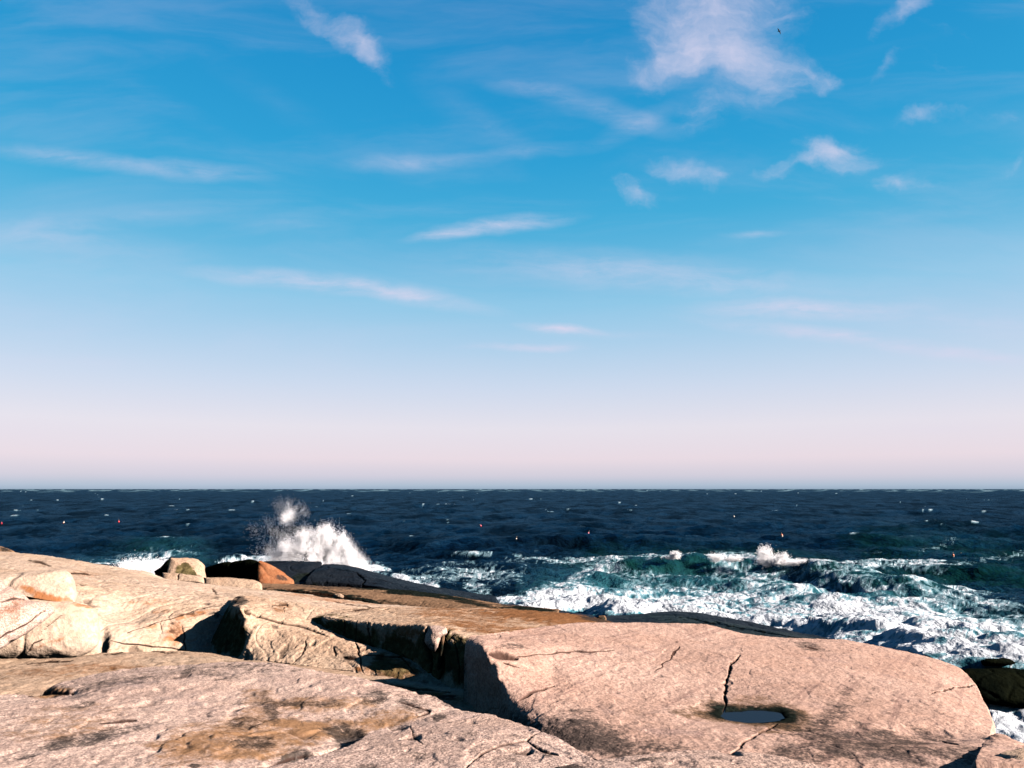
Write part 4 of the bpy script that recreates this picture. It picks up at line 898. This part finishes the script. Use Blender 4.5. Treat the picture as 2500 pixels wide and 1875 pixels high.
def sea():
    NU, NV = 1500, 880
    ang = np.linspace(math.radians(-46), math.radians(46), NU)
    inv = np.linspace(1 / 15.0, 1 / 9000.0, NV)                     # rows denser towards the viewer's side of the bay
    r = 1 / inv
    r = np.r_[r[:-6], np.geomspace(r[-6], 15000, 8)]
    Rr, Aa = np.meshgrid(r, ang, indexing='ij')
    X = Rr * np.tan(Aa).clip(-1.2, 1.2); Y = Rr.copy()
    D, cov, teal, green, R = sea_fields(X, Y)
    s = coast_dist(X, Y)
    p = np.stack([X, Y, 0 * X], -1) + D
    mk = np.stack([cov, teal, green, np.ones_like(cov)], -1)
    o = mesh_np('water', p, grid_quads(*X.shape), M_SEA, attrs={'sea': ('FLOAT_COLOR', mk)}, recenter=False)
    tag(o, kind='structure')
    return o

sea()

# ------------------------------------------------------------------ spray
M_SPRAY = bpy.data.materials.new('spray_droplets'); M_SPRAY.use_nodes = True
_t = NT(M_SPRAY.node_tree); _b = _t.N['Principled BSDF']
_co = _t.n('ShaderNodeTexCoord').outputs['Object']
_t._in(_b.inputs['Base Color'], _t.mix(_t.noise(_co, 2.0, 3), (.76, .79, .88), (.84, .86, .92)))
_b.inputs['Roughness'].default_value = 0.9; _b.inputs['Specular IOR Level'].default_value = .1
_b.inputs['Subsurface Weight'].default_value = 0.0


def droplets(name, blobs, n, seed, label, smin=.012, smax=.05, filam=1.0):
    rng = np.random.default_rng(seed); W = np.array([b[6] for b in blobs], float); W /= W.sum()
    pts = []
    need = n
    while need > 0:
        k = rng.choice(len(blobs), size=need * 2, p=W); B = np.array([b[:6] for b in blobs], float)[k]
        g = rng.normal(size=(len(k), 3)); gr = np.linalg.norm(g, axis=1); g *= (3.4 * np.tanh(gr / 3.4) / gr)[:, None]
        q = np.stack([B[:, 0] + B[:, 2] * g[:, 0] * .5, B[:, 1] + B[:, 3] * g[:, 1] * .5], -1)
        d = B[:, 4] + B[:, 5] * g[:, 2] * .5
        p = P3(q[:, 0], q[:, 1], d)
        wv = lambda f, o: np.stack([perlin(p * f + o), perlin(p * f + o + 31), perlin(p * f + o + 77)], -1)
        sc_ = (B[:, 3] / 40)[:, None] * (d[:, None] / 41)
        p = p + wv(1.3, 5) * .42 * sc_ + wv(4.0, 15) * .15 * sc_
        p[:, 2] += rng.random(len(k)) ** 5 * .5 * sc_[:, 0]
        nn = .65 * fbm(p * np.array([1.9, 1.0, 1.3]) + seed, 4, .65) + .5 * fbm(p * np.array([6., 3., 3.5]) + seed, 3, .6)
        keep = (rng.random(len(k)) < .03 + .97 * sstep(nn, -.48 * filam, .26)) & (p[:, 2] > -.2)
        p = p[keep][:need]; pts.append(p); need -= len(p)
    p = np.concatenate(pts)
    size = smin + (smax - smin) * rng.random(len(p)) ** 3; size *= np.where(rng.random(len(p)) < .006, 1.7, 1.0)
    T = np.array([[1, 1, 1], [1, -1, -1], [-1, 1, -1], [-1, -1, 1]], float) / 1.3
    # random rotation by orthonormal frames
    a = rng.normal(size=(len(p), 3)); a /= np.linalg.norm(a, axis=1)[:, None]; b = np.cross(a, rng.normal(size=(len(p), 3))); b /= np.linalg.norm(b, axis=1)[:, None]; c = np.cross(a, b)
    Rm = np.stack([a, b, c], 1)
    V = p[:, None, :] + np.einsum('vk,nkj->nvj', T, Rm) * size[:, None, None]
    base = (np.arange(len(p)) * 4)[:, None, None]
    F = np.array([[0, 1, 2], [0, 3, 1], [0, 2, 3], [1, 3, 2]])[None] + base
    o = mesh_np(name, V.reshape(-1, 3), F.reshape(-1, 3), M_SPRAY, tris=True)
    tag(o, label, 'spray', kind='stuff')
    return o

# blob: px, py, rx, ry, distance, depth spread, weight
droplets('wave_spray', [(690, 1388, 70, 20, 41, 1.4, 1.0), (760, 1392, 130, 20, 41, 1.4, 1.0), (748, 1385, 96, 50, 41, 1.6, 2.4), (825, 1392, 64, 40, 40.5, 1.6, 2.0), (800, 1330, 35, 34, 41, 1.0, .9), (793, 1308, 20, 20, 41, .8, .30), (744, 1345, 36, 34, 41, 1.2, 1.1), (834, 1335, 20, 24, 40.5, .9, .5),
                        (774, 1360, 72, 46, 40.8, 1.3, 2.0), (858, 1378, 28, 34, 40.5, 1.0, 1.1), (684, 1372, 38, 34, 41.5, 1.2, .8), (739, 1322, 20, 20, 41, .9, .22), (701, 1355, 36, 26, 41, 1.2, .5)],
         520000, 5, 'big burst of white spray thrown up behind the dark sea rocks', .0045, .0085, .5)
droplets('wave_spray', [(700, 1264, 26, 20, 41, .7, 1.0), (692, 1236, 26, 26, 41, .6, .2), (732, 1248, 26, 22, 41, .6, .2), (690, 1310, 80, 44, 40.2, 1.0, .45)],
         24000, 8, 'thin mist of spray drifting high above the big burst', .0022, .0048, .5)
droplets('wave_spray', [(340, 1392, 70, 16, 37, 1.6, 1.0), (375, 1385, 36, 16, 37, 1.2, .4), (335, 1376, 44, 16, 37, 1.2, .12)],
         16000, 11, 'low splash behind the ridge, left of the arched boulder', .005, .016)


def puff_spray(label, seed, pts, n):
    droplets('wave_spray', pts, n * 2, seed, label, .012, .034, .8)

puff_spray('twin puffs of spray on the crest of the green breaking wave', 21, [(1868, 1362, 20, 20, 78, 1.2, 1.0), (1905, 1368, 22, 14, 77, 1.2, .9), (1945, 1374, 36, 8, 76, 1.0, .5)], 9000)
puff_spray('little lump of spray at the left end of the green breaking wave', 22, [(1650, 1356, 12, 9, 79, .8, 1.0), (1635, 1362, 20, 5, 79, .6, .4)], 2200)
puff_spray('low spray tip on the crest between the other two puffs', 23, [(1748, 1362, 16, 9, 79, .8, 1.0), (1790, 1366, 26, 6, 78, .8, .7)], 3000)

# ------------------------------------------------------------------ lobster buoys
M_RED = flat_mat('red_buoy_paint', (0.31, 0.01, 0.02), .4); M_ORG = flat_mat('orange_buoy_paint', (0.375, 0.08, 0.02), .4); M_WHT = flat_mat('white_buoy_paint', (0.41, 0.39, 0.36), .45); M_PNK = flat_mat('faded_pink_paint', (0.3, 0.06, 0.1), .5); M_STK = flat_mat('buoy_stick_wood', (.30, .22, .14), .8)


def revolve(name, prof, mat, parent, n=20):
    th = np.linspace(0, 2 * math.pi, n, endpoint=False); A = np.array([[(r * math.cos(a), r * math.sin(a), z) for a in th] for r, z in prof])
    return mesh_np(name, A, grid_quads(len(prof), n, True), mat, parent=parent)


def make_buoy(label, x, y, z, tilt, yaw, m1, m2, s=1.0):
    e = empty('lobster_buoy', (x, y, z)); e.rotation_euler = (tilt, 0.2, yaw); e.scale = (s, s, s)
    tag(e, label, 'buoy', 'lobster buoys scattered on the sea')
    revolve('float_body', [(0, -.22), (.07, -.21), (.13, -.14), (.16, -.03), (.16, .06)], m1, e)
    revolve('float_band', [(.162, .055), (.15, .16), (.11, .25), (.05, .30), (0, .305)], m2, e)
    revolve('stick', [(0, .29), (.018, .29), (.018, .55), (.0, .555)], M_STK, e, 8)
    return e

def sea_z(x, y):
    D, *_ = sea_fields(np.array([[x]]), np.array([[y]])); return float(D[0, 0, 2])

BU = [(4, 1278, M_RED, M_RED, 'red lobster buoy floating at the left edge of the sea'),
      (155, 1276, M_ORG, M_WHT, 'orange and white lobster buoy, second from the left edge'),
      (290, 1274, M_RED, M_RED, 'red lobster buoy riding above a small white breaker on the left'),
      (612, 1300, M_RED, M_ORG, 'red orange lobster buoy floating left of the big spray'),
      (1174, 1284, M_RED, M_PNK, 'faded red lobster buoy near the middle of the sea'),
      (1260, 1319, M_ORG, M_WHT, 'orange and white lobster buoy leaning on a dark swell, right of the faded red one'),
      (1436, 1303, M_PNK, M_PNK, 'pink lobster buoy on the dark swell in the middle'),
      (1792, 1261, M_WHT, M_WHT, 'plain white lobster buoy far out on the right'),
      (1909, 1308, M_WHT, M_ORG, 'white lobster buoy above the twin puffs of spray'),
      (2327, 1357, M_WHT, M_ORG, 'larger pale orange lobster buoy of the pair floating close together on the right'),
      (2342, 1356, M_ORG, M_WHT, 'smaller pale lobster buoy beside the larger one of the pair on the right')]
for i, (px, py, a, b, lab) in enumerate(BU):
    z = 0.3
    for _ in range(4):
        x, y = P0(px, py, z); z = 0.5 * z + 0.5 * (sea_z(x, y) + .22)
    x, y = P0(px, py, z)
    make_buoy(lab, x, y, z, .35 + .3 * math.sin(i * 2.1), i * 1.3, a, b, .95 if i < 9 else .8)


def bird():
    d = 60.0; c = P3(1902, 76, d)
    M = flat_mat('dark_feathers', (.03, .035, .05), .8)
    e = empty('bird', tuple(c)); tag(e, 'tiny dark bird flying beside the big white cloud at the top', 'bird')
    e.rotation_euler = (0.1, .3, .9); e.scale = (.55,) * 3
    revolve('body', [(0, -.22), (.035, -.19), (.06, -.08), (.065, .02), (.045, .12), (.04, .17), (.025, .21), (0, .24)], M, e, 12).rotation_euler = (math.pi / 2, 0, 0)
    for s in (-1, 1):
        st = [(0.04, .0, .09), (.22, .10, .085), (.42, .06, .06), (.6, -.06, .02)]
        A = []
        for x, z, ch in st:
            A.append([(s * x, ch * 1.0, z * .8), (s * x, 0, z * .8 + .012), (s * x, -ch, z * .8), (s * x, 0, z * .8 - .006)])
        mesh_np('wing', np.array(A), grid_quads(4, 4, True), M, parent=e)

bird()
print('scene built', len(bpy.data.objects))
